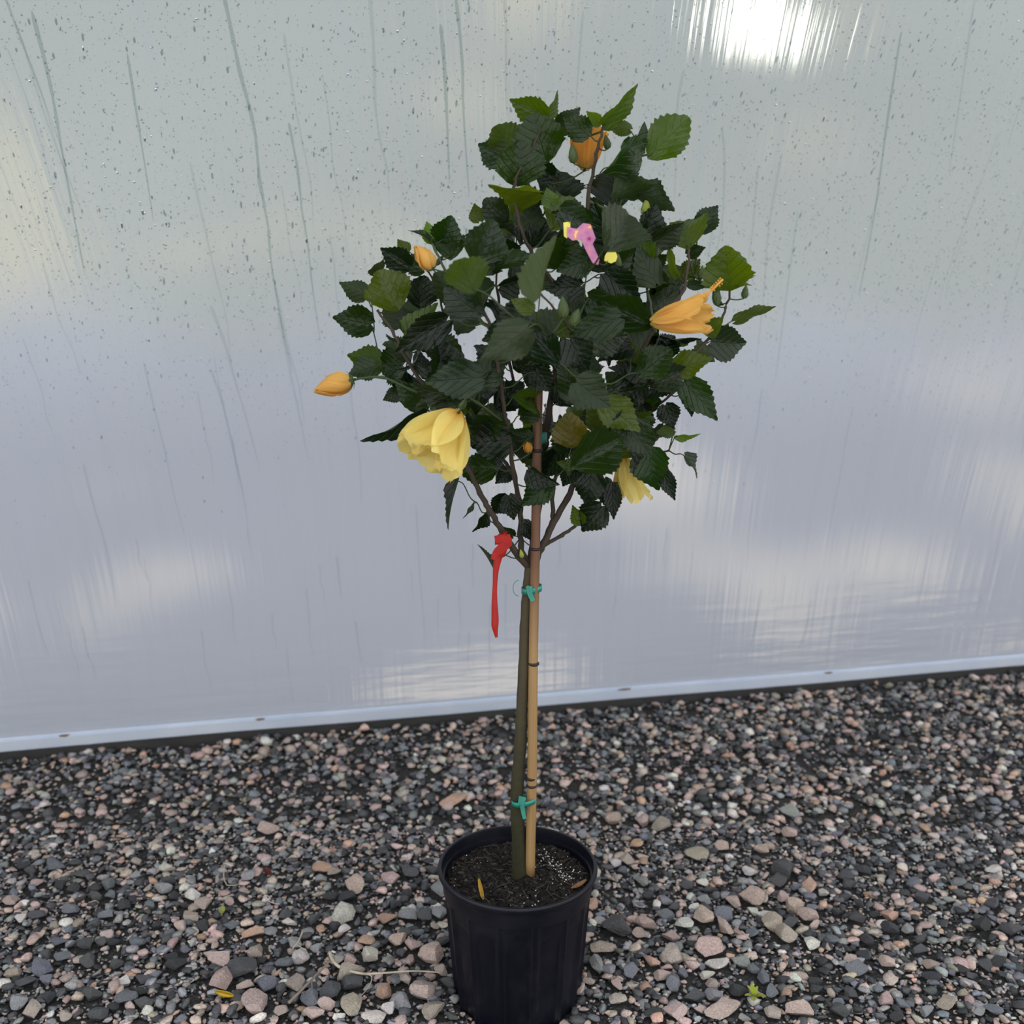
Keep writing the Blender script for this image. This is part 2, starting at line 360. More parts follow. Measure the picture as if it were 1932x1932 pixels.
PT = [([(422, -10), (433, 40), (445, 100), (455, 145), (470, 200), (481, 250), (487, 310), (492, 345), (499, 390), (506, 430), (511, 490), (522, 560), (537, 640), (552, 700)], .0075, 0),
      ([(487, 315), (488, 345), (496, 378)], .004, 0),
      ([(545, 231), (552, 268), (560, 310), (565, 350), (570, 400), (579, 450), (590, 545), (604, 640)], .0055, 0),
      ([(698, -5), (703, 60), (706, 120), (708, 200), (718, 270), (730, 315), (735, 370)], .007, 1),
      ([(831, 45), (838, 120), (842, 190), (845, 270), (848, 345)], .008, 0),
      ([(860, -5), (866, 50), (872, 120), (874, 200), (878, 270), (885, 370)], .0065, 0),
      ([(952, -5), (955, 60), (954, 150), (956, 220)], .007, 1),
      ([(397, 575), (425, 650), (440, 705), (462, 780), (492, 890)], .007, 1),
      ([(397, 695), (420, 760), (440, 850), (460, 930)], .006, 1),
      ([(525, 590), (545, 690), (560, 760), (582, 870)], .006, 1),
      ([(520, 540), (540, 640), (562, 720), (575, 800)], .006, 1),
      ([(1362, 240), (1367, 310), (1362, 420), (1350, 480)], .007, 1),
      ([(1290, 130), (1278, 200), (1275, 300), (1272, 380)], .006, 1),
      ([(1475, 290), (1450, 430), (1440, 560), (1425, 700)], .006, 1),
      ([(1430, 310), (1420, 430), (1405, 540)], .006, 1),
      ([(1505, 400), (1478, 600), (1462, 720)], .006, 1),
      ([(1100, 20), (1092, 120), (1086, 200)], .005, 1),
      ([(1437, 1110), (1425, 1180), (1415, 1220)], .009, 1), ([(1530, 1130), (1520, 1190), (1505, 1225)], .009, 1),
      ([(60, 20), (95, 160), (125, 330), (160, 520)], .007, 0), ([(240, 100), (262, 240), (290, 420)], .005, 0),
      ([(1700, 60), (1675, 220), (1650, 400), (1620, 560)], .006, 0), ([(1840, -10), (1815, 160), (1790, 330)], .006, 1)]
for pp, w_, k in PT: trail([wall_pt(*q) for q in pp], w_, M_trail_faint if k else M_trail)
for i in range(90):
    x_ = U(-1.5, 1.6); z1 = U(.55, 1.85) if i % 3 else U(.28, .6); ln = U(.12, .5) if i % 3 else U(.08, .25); pts = []
    for k in range(5): pts.append(wall_p(x_ + k * U(-.002, .002), max(.1, z1 - ln * k / 4)))
    trail(pts, U(.002, .005), M_trail_faint)
# droplets: nobody could count them
dv = []; df = []
gvv = []; gff = []
def drop(c, n, r, st, dv, df):
    up = Vector((0, 0, 1)); s = n.cross(up).normalized(); t = s.cross(n).normalized(); b = len(dv); m = 5
    dv.append(c + n * r * .55 - t * r * .3 * (st - 1))
    for ring, (rr, hh) in enumerate(((.62, .42), (1.0, .02))):
        for k in range(m):
            an = 2 * math.pi * k / m; y = math.sin(an) * rr; dv.append(c + s * math.cos(an) * rr * r * U(.9, 1.1) + t * y * r * st + n * hh * r)
    for k in range(m):
        df.append((b, b + 1 + k, b + 1 + (k + 1) % m)); df.append((b + 1 + k, b + 1 + m + k, b + 1 + m + (k + 1) % m, b + 1 + (k + 1) % m))
for i in range(62000):
    x_ = U(-1.55, 1.65); z_ = 2.05 - (R() ** .8) * 1.35
    if R() > min(1, max(.04, (z_ - .8) / .55)): continue
    r = .0006 + .0021 * R() ** 5.0
    if z_ < 1.2: r *= .75
    p = wall_p(x_, z_); drop(p + wall_n(p) * .0008, wall_n(p), r, U(1, 1.35) if R() < .85 else U(2, 4), *((gvv, gff) if i % 22 == 0 else (dv, df)))
tag(link('water_droplets', mesh('drops', dv, df), M_drop, wall, smooth=True), kind='stuff')
tag(link('glinting_droplets', mesh('drops', gvv, gff), water_material('glinting_drop', (.9, .9, .9), .85), wall, smooth=True), kind='stuff')

# ------------------------------------------------------------------ gravel floor
gv = [(-3.6, -1.6, -.004), (3.8, -1.6, -.004), (3.8, yb(3.8) + .3, -.004), (-3.6, yb(-3.6) + .3, -.004)]
floor = tag(link('floor', mesh('floor', gv, [(0, 1, 2, 3)]), M_dirt), 'greenhouse floor of loose grey and pink crushed gravel', kind='structure')
def rock_template(sub, seed, cuts=12):
    rr = np.random.default_rng(seed); bm = bmesh.new(); bmesh.ops.create_icosphere(bm, subdivisions=sub, radius=1.0)
    V = np.array([v.co for v in bm.verts]); Fc = np.array([[v.index for v in q.verts] for q in bm.faces]); bm.free()
    for _ in range(cuts):
        n = rr.normal(size=3); n /= np.linalg.norm(n); d = rr.uniform(.42, .80)
        ex = V @ n - d; V -= np.outer(np.maximum(ex, 0) * .97, n)
    V *= 1 + rr.normal(size=(len(V), 1)) * .025
    return V, Fc
TP2 = [rock_template(2, s) for s in range(14)]; TP1 = [rock_template(1, 50 + s, 7) for s in range(10)]
TP3 = [rock_template(3, 90 + s, 15) for s in range(14)]
TM3 = []
for V, Fc in TP3:
    me = mesh('stone', V, [tuple(int(i) for i in q) for q in Fc])
    me.polygons.foreach_set('use_smooth', [True] * len(me.polygons)); me.set_sharp_from_angle(angle=math.radians(17)); me.materials.append(M_stone); TM3.append(me)
HAND = [(504, 1575, 42, 22, 'p'), (607, 1647, 31, 18, 'o'), (671, 1683, 42, 28, 'p'), (652, 1735, 41, 38, 'w'), (828, 1689, 32, 28, 'g'), (858, 1519, 50, 18, 'o'), (478, 1768, 38, 16, 'o'),
 (418, 1819, 46, 22, 'p'), (480, 1809, 28, 30, 't'), (567, 1817, 36, 28, 'w'), (419, 1861, 48, 34, 'p'), (485, 1908, 44, 46, 'p'), (588, 1895, 38, 28, 'b'), (658, 1846, 46, 32, 't'), (753, 1784, 34, 22, 'p'),
 (691, 1784, 26, 22, 'o'), (779, 1794, 27, 25, 'p'), (809, 1810, 48, 28, 'p'), (699, 1814, 32, 24, 'w'), (730, 1742, 30, 20, 'o'), (770, 1735, 32, 22, 'g'), (802, 1733, 27, 24, 'd'), (832, 1733, 30, 24, 'g'),
 (724, 1882, 34, 28, 'o'), (766, 1856, 28, 25, 't'), (792, 1879, 46, 34, 'p'), (756, 1899, 38, 28, 'g'), (815, 1918, 42, 26, 't'), (735, 1912, 28, 22, 'w'), (665, 1902, 32, 44, 't'), (593, 1924, 36, 20, 'p'),
 (626, 1880, 34, 46, 'd'), (665, 1866, 44, 22, 'd'), (455, 1840, 50, 30, 'd'), (503, 1868, 38, 40, 'b'), (556, 1868, 30, 32, 't'), (1214, 1753, 42, 21, 'p'), (1327, 1740, 42, 34, 'p'), (1366, 1756, 28, 40, 'p'),
 (1459, 1753, 34, 40, 't'), (1482, 1777, 40, 34, 't'), (1342, 1800, 58, 32, 'p'), (1356, 1830, 46, 21, 'w'), (1136, 1799, 46, 20, 't'), (1231, 1826, 26, 21, 'o'), (1262, 1815, 42, 27, 't'), (1162, 1761, 58, 26, 'd'),
 (1365, 1914, 64, 22, 'p'), (1507, 1916, 44, 27, 'p'), (1273, 1921, 36, 22, 'p'), (1479, 1653, 42, 32, 'd'), (1247, 1565, 46, 20, 't'), (1213, 1557, 30, 17, 'p'), (1152, 1552, 30, 20, 'p'), (1490, 1538, 38, 18, 'g'),
 (1365, 1606, 26, 17, 'p'), (1437, 1611, 27, 20, 'p'), (1316, 1619, 38, 20, 't'), (1417, 1705, 44, 28, 'p'), (1479, 1699, 22, 25, 'p'), (1489, 1581, 28, 16, 'p'), (1527, 1680, 24, 22, 'o'), (1160, 1636, 22, 18, 'w'),
 (1183, 1630, 24, 18, 't'), (1126, 1655, 20, 18, 'w'), (1116, 1716, 24, 26, 'o'), (1128, 1832, 32, 28, 'g'), (1146, 1836, 24, 20, 'g'), (1162, 1862, 20, 26, 'p'), (1190, 1840, 32, 22, 'b'), (1205, 1770, 24, 20, 'p'),
 (1290, 1752, 28, 20, 'w'), (1253, 1735, 34, 18, 'b'), (1500, 1716, 34, 22, 'p'), (1525, 1738, 32, 22, 'p'), (1420, 1768, 20, 22, 'b'), (1530, 1790, 26, 24, 'w'), (1400, 1822, 34, 16, 'g'), (1420, 1840, 26, 20, 'b'),
 (1440, 1852, 24, 24, 'b'), (1345, 1868, 30, 20, 'p'), (1272, 1868, 24, 28, 'b'), (1322, 1830, 16, 22, 'b'), (1248, 1850, 34, 20, 'p'), (1455, 1880, 22, 22, 'b'), (1200, 1600, 22, 14, 'o'), (1098, 1580, 20, 16, 'g')]
singles = []                                        # (x, y, hx, hy, colour)
for (px, py, w_, h_, c) in HAND:
    g = ground(px, py); d = (g - CAM).length; el = abs(ray(px, py).normalized().z)
    hx = w_ * .5 * d / F; hy = min(max(h_ * .5 * d / F / (el * .72 + .28), hx * .5), hx * 1.5); singles.append((g.x, g.y, hx, hy, c))
def in_pot(x_, y_, m=0.0): return math.hypot(x_, y_) < .103 + m
keys = list('ppotgwdddddddbbbggtkkkkk')
for _ in range(6000):
    if len(singles) >= 300: break
    px = U(20, 1912); py = U(1640, 1932); g = ground(px, py)
    if in_pot(g.x, g.y, .012): continue
    r = U(.011, .019) * (1.1 if R() < .3 else 1)
    if any((g.x - s[0]) ** 2 + (g.y - s[1]) ** 2 < (r * .85 + (s[2] + s[3]) * .42) ** 2 for s in singles): continue
    singles.append((g.x, g.y, r, r * U(.6, 1.0), random.choice(keys)))
for i, (x_, y_, hx, hy, c) in enumerate(singles):
    o = bpy.data.objects.new('stone', TM3[i % len(TM3)]); COL.objects.link(o); o.parent = floor
    o.scale = (hx * 1.25, hy * 1.25, min(hx, hy) * U(.75, 1.0)); o.rotation_euler = (U(-.25, .25), U(-.25, .25), U(-.5, .5) + (math.pi if R() < .5 else 0))
    o.location = (x_, y_, min(hx, hy) * .55 + .004)
    k = U(.85, 1.15); b = STONE[c]; o.color = (b[0] * k, b[1] * k * U(.96, 1.04), b[2] * k * U(.94, 1.06), 1)
def build_gravel():
    VV = []; FF = []; CC = []; base = 0
    def batch(T, P, r, asp, flat, col, z):
        nonlocal base
        n = len(P); ti = rng.integers(0, len(T), n)
        for k, (V, Fc) in enumerate(T):
            idx = np.nonzero(ti == k)[0]; m = len(idx)
            if m == 0: continue
            a = rng.uniform(0, 2 * np.pi, m); tx = rng.normal(0, .35, m); 
            sc = np.stack([r[idx], r[idx] * asp[idx], r[idx] * flat[idx]], 1)
            L = V[None] * sc[:, None]
            cx, sx = np.cos(tx)[:, None], np.sin(tx)[:, None]
            y = L[..., 1] * cx - L[..., 2] * sx; zz = L[..., 1] * sx + L[..., 2] * cx
            ca, sa = np.cos(a)[:, None], np.sin(a)[:, None]
            X = L[..., 0] * ca - y * sa + P[idx, 0][:, None]; Y = L[..., 0] * sa + y * ca + P[idx, 1][:, None]; Z = zz + z[idx][:, None]
            VV.append(np.stack([X, Y, Z], -1).reshape(-1, 3))
            FF.append((Fc[None] + (np.arange(m) * len(V))[:, None, None] + base).reshape(-1, 3)); base += m * len(V)
            CC.append(np.repeat(col[idx], len(V), 0))
    pal = np.array([STONE[k] for k in 'potgwdbk']); prob = np.array([.15, .03, .09, .18, .035, .25, .115, .15])
    def field(n, x0, x1, y0, y1, rmin, rmax, zmul, far=1.0):
        P = np.stack([rng.uniform(x0, x1, n), rng.uniform(y0, y1, n)], 1)
        ok = (np.hypot(P[:, 0], P[:, 1]) > .112) & (P[:, 1] < B0.y + (P[:, 0] - B0.x) * SL - .014)
        P = P[ok]; r = rmin + (rmax - rmin) * rng.random(len(P)) ** 2.2
        keep = np.ones(len(P), bool)
        for (sx_, sy_, hx, hy, c) in singles:
            keep &= ~((((P[:, 0] - sx_) / (hx + r * .35)) ** 2 + ((P[:, 1] - sy_) / (hy + r * .35)) ** 2) < .8)
        P = P[keep]; r = r[keep]; n = len(P)
        ci = rng.choice(8, n, p=prob); col = pal[ci] * rng.uniform(.7, 1.3, (n, 1)) * rng.uniform(.94, 1.06, (n, 3))
        r = r * np.where(np.isin(ci, [0, 1, 4]), 1.12, 1.0)
        return P, r, rng.uniform(.55, 1, n), rng.uniform(.33, .66, n), np.concatenate([col, np.ones((n, 1))], 1), r * rng.uniform(.1, zmul, n)
    batch(TP2, *field(12500, -1.15, 1.25, -.28, .62, .0055, .0170, .75))
    batch(TP1, *field(20000, -1.15, 1.25, -.28, .62, .0035, .007, .7))
    batch(TP1, *field(33000, -2.6, 2.6,   .62, 2.0, .0055, .020, .8))
    batch(TP1, *field(9500, -2.4, 2.4, -1.0, -.28, .007, .016, .7))
    batch(TP1, *field(4500, -2.2, -1.15, -.28, .62, .007, .016, .7)); batch(TP1, *field(4500, 1.25, 2.4, -.28, .62, .007, .016, .7))
    V = np.concatenate(VV).astype(np.float32); Fq = np.concatenate(FF).astype(np.int32); C = np.concatenate(CC).astype(np.float32)
    me = bpy.data.meshes.new('gravel'); me.vertices.add(len(V)); me.vertices.foreach_set('co', V.ravel())
    me.loops.add(len(Fq) * 3); me.loops.foreach_set('vertex_index', Fq.ravel())
    me.polygons.add(len(Fq)); me.polygons.foreach_set('loop_start', np.arange(len(Fq), dtype=np.int32) * 3)
    me.update(calc_edges=True)
    ca = me.color_attributes.new('tint', 'FLOAT_COLOR', 'POINT'); ca.data.foreach_set('color', C.ravel())
    me.validate()
    return tag(link('gravel', me, M_gravel, floor), kind='stuff')
build_gravel()

# ------------------------------------------------------------------ the potted standard
TREE = tag(empty('potted_hibiscus_tree', (0, 0, 0)), 'hibiscus trained as a standard tree with yellow flowers in a black nursery pot', 'potted plant')
POT_H, RT, RB = .262, .1395, .112
def pot_mesh():
    prof = []                                       # (z, r, ribbed)
    n = 144; rows_ = []
    def wallr(z): return RB + (RT - .007 - RB) * (z / POT_H)
    zs = [0, .004, .012] + list(np.linspace(.02, .205, 26)) + [.211, .216]
    for z in zs: rows_.append((z, wallr(z) - (.003 if z < .003 else 0), 1))
    rows_ += [(.2165, wallr(.2165) + .0035, 0), (.219, wallr(.219) + .0045, 0), (.246, wallr(.246) + .0045, 0), (.249, RT + .0005, 0), (.2535, RT + .0032, 0), (.258, RT + .0036, 0), (.2612, RT + .0018, 0), (.262, RT - .001, 0), (.2605, RT - .0032, 0),
              (.25, RT - .0050, 0), (.243, RT - .0055, 0), (.2425, RT - .0085, 0), (.20, RT - .014, 0), (.02, RB - .004, 0), (.004, 0.001, 0)]
    v = []; f = []
    NP = 14
    for (z, r, rib) in rows_:
        for k in range(n):
            a = 2 * math.pi * k / n; d = 0
            if rib:
                u = ((k / n * NP) % 1.0) - .5       # vertical panels with arched tops, pressed in
                top = .176 + .016 * math.sqrt(max(0, 1 - (u / .34) ** 2)) if abs(u) < .34 else 0
                if abs(u) < .34 and z < top: d = -.0042 * min(1, (.34 - abs(u)) / .05) * min(1, (top - z) / .006)
                if abs(abs(u) - .42) < .035: d += .0030
            v.append(((r + d) * math.cos(a), (r + d) * math.sin(a), z))
    for j in range(len(rows_) - 1):
        for k in range(n): f.append((j * n + k, j * n + (k + 1) % n, (j + 1) * n + (k + 1) % n, (j + 1) * n + k))
    f.append(tuple(range(n))[::-1])
    return mesh('pot', v, f)
pot = link('nursery_pot', pot_mesh(), M_pot, TREE, smooth=True); pot.data.set_sharp_from_angle(angle=math.radians(40)); tag(pot, 'black ribbed plastic nursery pot')
SOIL = .236
sv = [(0, 0, SOIL)]; sf = []; NR, NS = 34, 90
def soilz(x_, y_): return SOIL + .0035 * math.sin(x_ * 60) * math.cos(y_ * 47) + .002 * math.sin(x_ * 173 + y_ * 90) + .008 * math.exp(-((x_ - .01) ** 2 + (y_) ** 2) / .0006)
for j in range(1, NR + 1):
    for k in range(NS):
        r = (RT - .0095) * j / NR; a = 2 * math.pi * k / NS; x_, y_ = r * math.cos(a), r * math.sin(a)
        sv.append((x_, y_, soilz(x_, y_) + U(-.0022, .0022) - (.004 if j > NR - 3 else 0)))
for k in range(NS): sf.append((0, 1 + k, 1 + (k + 1) % NS))
for j in range(NR - 1):
    for k in range(NS): sf.append((1 + j * NS + k, 1 + (j + 1) * NS + k, 1 + (j + 1) * NS + (k + 1) % NS, 1 + j * NS + (k + 1) % NS))
soil = tag(link('soil', mesh('soil', sv, sf), M_soil, TREE), 'dark potting soil flecked with perlite')
def scatter(T, n, rmin, rmax, asp, zoff, clump=None):
    VV = []; FF = []; b = 0
    for i in range(n):
        if clump and R() < .55: c = random.choice(clump); x_ = c[0] + random.gauss(0, .012); y_ = c[1] + random.gauss(0, .010)
        else: a = U(0, 6.283); q = math.sqrt(R()) * (RT - .016); x_, y_ = q * math.cos(a), q * math.sin(a)
        if math.hypot(x_, y_) > RT - .016 or math.hypot(x_ - .012, y_) < .022: continue
        V, Fc = random.choice(T); r = rmin + (rmax - rmin) * R() ** 2
        M = Matrix.Rotation(U(0, 6.28), 3, 'Z') @ Matrix.Rotation(U(-.4, .4), 3, 'X')
        L = np.array(M) @ (V * np.array([r * U(*asp), r, r * .7])).T
        VV.append(L.T + np.array([x_, y_, soilz(x_, y_) + zoff])); FF += [tuple(int(q) + b for q in t_) for t_ in Fc]; b += len(V)
    return mesh('bits', np.concatenate(VV), FF)
link('soil_crumbs', scatter(TP1, 2600, .0012, .0042, (1, 2.6), .001), M_crumb, soil)['kind'] = 'stuff'
link('perlite_grains', scatter(TP1, 150, .0009, .0020, (.9, 1.3), .0025, [(.075, .03), (.06, .045), (.09, -.01), (.05, .075), (.095, .0)]), M_perlite, soil)['kind'] = 'stuff'
fv = []; ff = []
for i in range(45):                                 # fine roots and bark shreds lying on the soil
    a = U(0, 6.283); q = math.sqrt(R()) * .115; x_, y_ = q * math.cos(a), q * math.sin(a); an = U(0, 6.28); L = U(.008, .035)
    pts = [Vector((x_ + math.cos(an + .4 * math.sin(k)) * L * k / 3, y_ + math.sin(an) * L * k / 3, SOIL + .0045 + U(0, .004))) for k in range(4)]
    if any(math.hypot(p.x, p.y) > RT - .014 for p in pts): continue
    a_, b_ = tube(pts, lambda u: U(.0003, .0007), 4); n0 = len(fv); fv += a_; ff += [tuple(z + n0 for z in t_) for t_ in b_]
link('bark_shreds', mesh('shreds', fv, ff), principled('shred', (.07, .052, .036), .8), soil)['kind'] = 'stuff'

# trunk and branches
TR = [(981, 1652, .0), (977, 1560, .0), (975, 1500, .0), (982, 1400, .0), (985, 1330, .0), (989, 1240, .0), (991, 1180, .0), (996, 1110, .0), (1001, 1070, .0)]
tp = smooth_path([at(*q) for q in TR], 5); tp = [tp[0] - Vector((0, 0, .02))] + tp
NTP = len(tp)
trunk = link('trunk', tube_mesh('trunk', tp, [(.0128 - .0035 * min(1, (i / NTP) * 1.6)) * (1.0 + .05 * math.sin(i * 2.1)) * (1.18 if i < 3 else 1) for i in range(NTP)], 14, .05), M_trunk, TREE)
BR = [ # (pixel x, pixel y, depth) ..., base radius, tip radius
 ([(1001, 1075, 0), (975, 1045, -.01), (950, 1008, -.02), (925, 965, -.035), (905, 930, -.04), (885, 885, -.05), (858, 815, -.05), (815, 750, -.06), (770, 680, -.07), (740, 625, -.07), (712, 585, -.06)], .0062, .0018),
 ([(1000, 1072, 0), (983, 1030, .01), (982, 960, .0), (972, 900, -.03), (955, 800, -.07), (940, 700, -.10), (925, 620, -.12), (900, 548, -.12), (885, 500, -.12)], .0052, .0016),
 ([(1003, 1070, 0), (1010, 1000, .03), (1020, 900, .04), (1032, 800, .03), (1050, 700, .02), (1075, 580, .0), (1100, 480, -.02), (1110, 380, -.01), (1125, 290, -.01), (1140, 235, .0)], .0078, .0018),
 ([(1004, 1072, 0), (1020, 1035, .01), (1045, 985, .02), (1070, 940, .02), (1105, 870, .0), (1150, 785, -.02), (1190, 705, -.04), (1235, 620, -.05), (1290, 545, -.05), (1300, 470, -.04)], .0068, .0018),
 ([(1022, 1032, .01), (1060, 1010, .03), (1097, 983, .04), (1150, 930, .06), (1205, 868, .06), (1262, 850, .05)], .0036, .0014),
 ([(1044, 988, .02), (1044, 930, .04), (1062, 850, .08), (1090, 760, .12), (1120, 660, .14), (1150, 560, .13)], .0040, .0015),
 ([(815, 750, -.06), (775, 735, -.07), (720, 712, -.07), (668, 716, -.07)], .0026, .0016),
 ([(1190, 705, -.04), (1250, 695, -.03), (1300, 675, -.02), (1345, 630, -.01), (1370, 580, .0), (1380, 538, .0)], .0034, .0016),
 ([(1235, 620, -.05), (1225, 560, -.03), (1210, 500, -.02), (1195, 460, .0)], .0028, .0014),
 ([(1075, 580, 0), (1035, 520, -.04), (1000, 470, -.05), (975, 400, -.05), (972, 345, -.05), (1000, 290, -.04), (1031, 222, -.03)], .0036, .0014),
 ([(1110, 380, -.01), (1160, 395, .0), (1185, 350, .0), (1205, 300, .01), (1228, 292, .01)], .0028, .0014),
 ([(925, 620, -.12), (880, 580, -.08), (850, 530, -.05), (820, 470, -.03), (815, 450, -.03)], .0030, .0014),
 ([(955, 800, -.07), (900, 760, -.10), (850, 735, -.12), (800, 735, -.10)], .0028, .0014),
 ([(1105, 870, .0), (1160, 825, .02), (1215, 785, .03), (1265, 745, .03), (1300, 715, .03)], .0034, .0014),
 ([(972, 900, -.03), (930, 840, .04), (880, 760, .08), (850, 660, .10), (830, 560, .10), (800, 500, .08)], .0034, .0014),
 ([(1020, 900, .04), (990, 800, .12), (960, 680, .16), (940, 560, .15), (930, 440, .10)], .0036, .0014),
 ([(1150, 785, -.02), (1120, 720, -.10), (1090, 650, -.14), (1060, 600, -.16), (1020, 555, -.17)], .0032, .0014),
 ([(1050, 700, .02), (1000, 620, -.12), (990, 600, -.15)], .0026, .0014),
 ([(858, 815, -.05), (868, 790, -.12), (866, 778, -.14)], .0022, .0018),
]
NETP = []; NETR = []
for pts, r0, r1 in BR:
    pp = smooth_path([at(*q) for q in pts], 6)
    n = len(pp); pp = [p + Vector((U(-.0015, .0015), U(-.0015, .0015), 0)) if 0 < i < n - 1 else p for i, p in enumerate(pp)]
    b = link('branch', tube_mesh('branch', pp, [r0 + (r1 - r0) * i / (n - 1) + (.0007 if i % 6 == 0 else 0) for i in range(n)], 9, .08), M_branch if r0 > .0030 else M_twig, TREE)
    st = 0 if r0 < .005 else 12
    for i, p in enumerate(pp):
        if i >= st: NETP.append(p); NETR.append(r0 + (r1 - r0) * i / (n - 1))

# leaf blades: toothed, ovate, folded along the midrib
def leaf_mesh(seed, fold, droop, wave, twist=0.0, fan=False):
    rr = random.Random(seed); NRW = 19; v = []; f = []; uv = []
    teeth = 9
    for i in range(NRW):
        t = i / (NRW - 1)
        w = .5 * (math.sin(math.pi * min(1, t ** .62)) ** .72) * (1.0 - .22 * t) if 0 < t < 1 else 0.0
        if fan: w = .47 * (math.sin(math.pi * min(1, t ** .86)) ** .68) if 0 < t < 1 else 0.0
        w = max(w * (1 - (.15 if fan else .42) * max(0, (t - .55) / .45)), .004)
        if t < .06 and not fan: w = .09 + t * 4.2
        tooth = (1.0 if i % 2 else .0) if t > .22 else .5
        for u in (-1, -.62, -.28, 0, .28, .62, 1):
            x_ = u * w; y_ = t
            if abs(u) == 1 and .2 < t < .97: x_ *= 1 + .12 * (tooth - .3) * rr.uniform(.4, 1.5); y_ += .022 * tooth
            z_ = fold * abs(x_) ** 1.15 * 1.25 - droop * (t - .25) ** 2 * (1 if t > .25 else -.3)
            z_ += wave * math.sin(t * 9 + seed + u * 2.2) * abs(u) ** 2 * w * .6
            a = twist * t; x2, z2 = x_ * math.cos(a) - z_ * math.sin(a), x_ * math.sin(a) + z_ * math.cos(a)
            if t < .12: y_ -= .10 * abs(u) * (1 - t / .12)
            v.append((x2, y_, z2)); uv.append((.5 + x_ , t))
    for i in range(NRW - 1):
        for k in range(6): f.append((i * 7 + k, i * 7 + k + 1, (i + 1) * 7 + k + 1, (i + 1) * 7 + k))
    me = mesh('leaf', v, f); l = me.uv_layers.new(name='UVMap')
    ix = np.zeros(len(me.loops), dtype=np.int32); me.loops.foreach_get('vertex_index', ix); l.data.foreach_set('uv', np.array(uv)[ix].ravel())
    me.polygons.foreach_set('use_smooth', [True] * len(me.polygons)); me.materials.append(M_leaf); return me
LM = [leaf_mesh(i, fo, dr, wa, tw) for i, (fo, dr, wa, tw) in enumerate([(.35, .15, .25, 0), (.25, .35, .3, .2), (.55, .10, .2, -.2), (.15, .45, .35, .1), (.45, .30, .3, -.1), (.7, .25, .2, .15), (.2, .05, .3, 0), (.4, .55, .25, -.25)])] + [leaf_mesh(20 + i, fo, dr, wa, tw, True) for i, (fo, dr, wa, tw) in enumerate([(.5, .2, .35, .1), (.8, .35, .3, -.15), (.35, .5, .4, .2)])]
TONE = {0: (.004, .012, .004), 1: (.009, .026, .003), 2: (.037, .068, .004), 3: (.013, .027, .012), 4: (.10, .085, .008), 5: (.070, .125, .012)}  # leaf colours: shade, lit and sheen painted in, beside young and yellowing tones
def net_attach(p, used_max=.16):
    best = None; bd = 1e9
    for q in range(len(NETP)):
        d = (NETP[q] - p); L = d.length * (1.0 + (.9 if d.z > .0 else 0))
        if L < bd: bd = L; best = q
    return NETP[best]
CAMP = CAM
def place_leaf(b, tip, width, tone, variant=None, under=False, spin=0.0, petiole=True):
    b = Vector(b); tip = Vector(tip); y = (tip - b); L = y.length; y.normalize()
    view = (CAMP - b).normalized(); n = view - y * view.dot(y); n.normalize()
    if spin: n = Quaternion(y, spin) @ n
    if under: n = -n
    x_ = y.cross(n).normalized()
    o = bpy.data.objects.new('leaf', LM[random.randrange(len(LM)) if variant is None else variant]); COL.objects.link(o)
    M = Matrix((x_ * width, y * L, n * min(L, width * 1.25))).transposed().to_4x4(); M.translation = b
    o.matrix_basis = M; o.parent = TREE
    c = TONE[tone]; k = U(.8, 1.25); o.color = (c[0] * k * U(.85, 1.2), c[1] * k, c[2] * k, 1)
    if petiole:
        a = net_attach(b); d = b - a
        if d.length > .003:
            m1 = a + d * .35 + Vector((0, 0, -.10 * d.length)) + Vector((U(-1, 1), U(-1, 1), 0)) * .06 * d.length
            m2 = a + d * .75 + Vector((0, 0, .04 * d.length))
            pts = smooth_path([a, m1, m2, b + y * .003], 3); r = .0011 if d.length < .07 else .0015
            pe = link('petiole', tube_mesh('petiole', pts, lambda u: r * (1.15 - .4 * u), 5), M_twig); child_world(pe, o)
            if d.length > .05:
                for q in pts[3:7]: NETP.append(q); NETR.append(r)
    return o
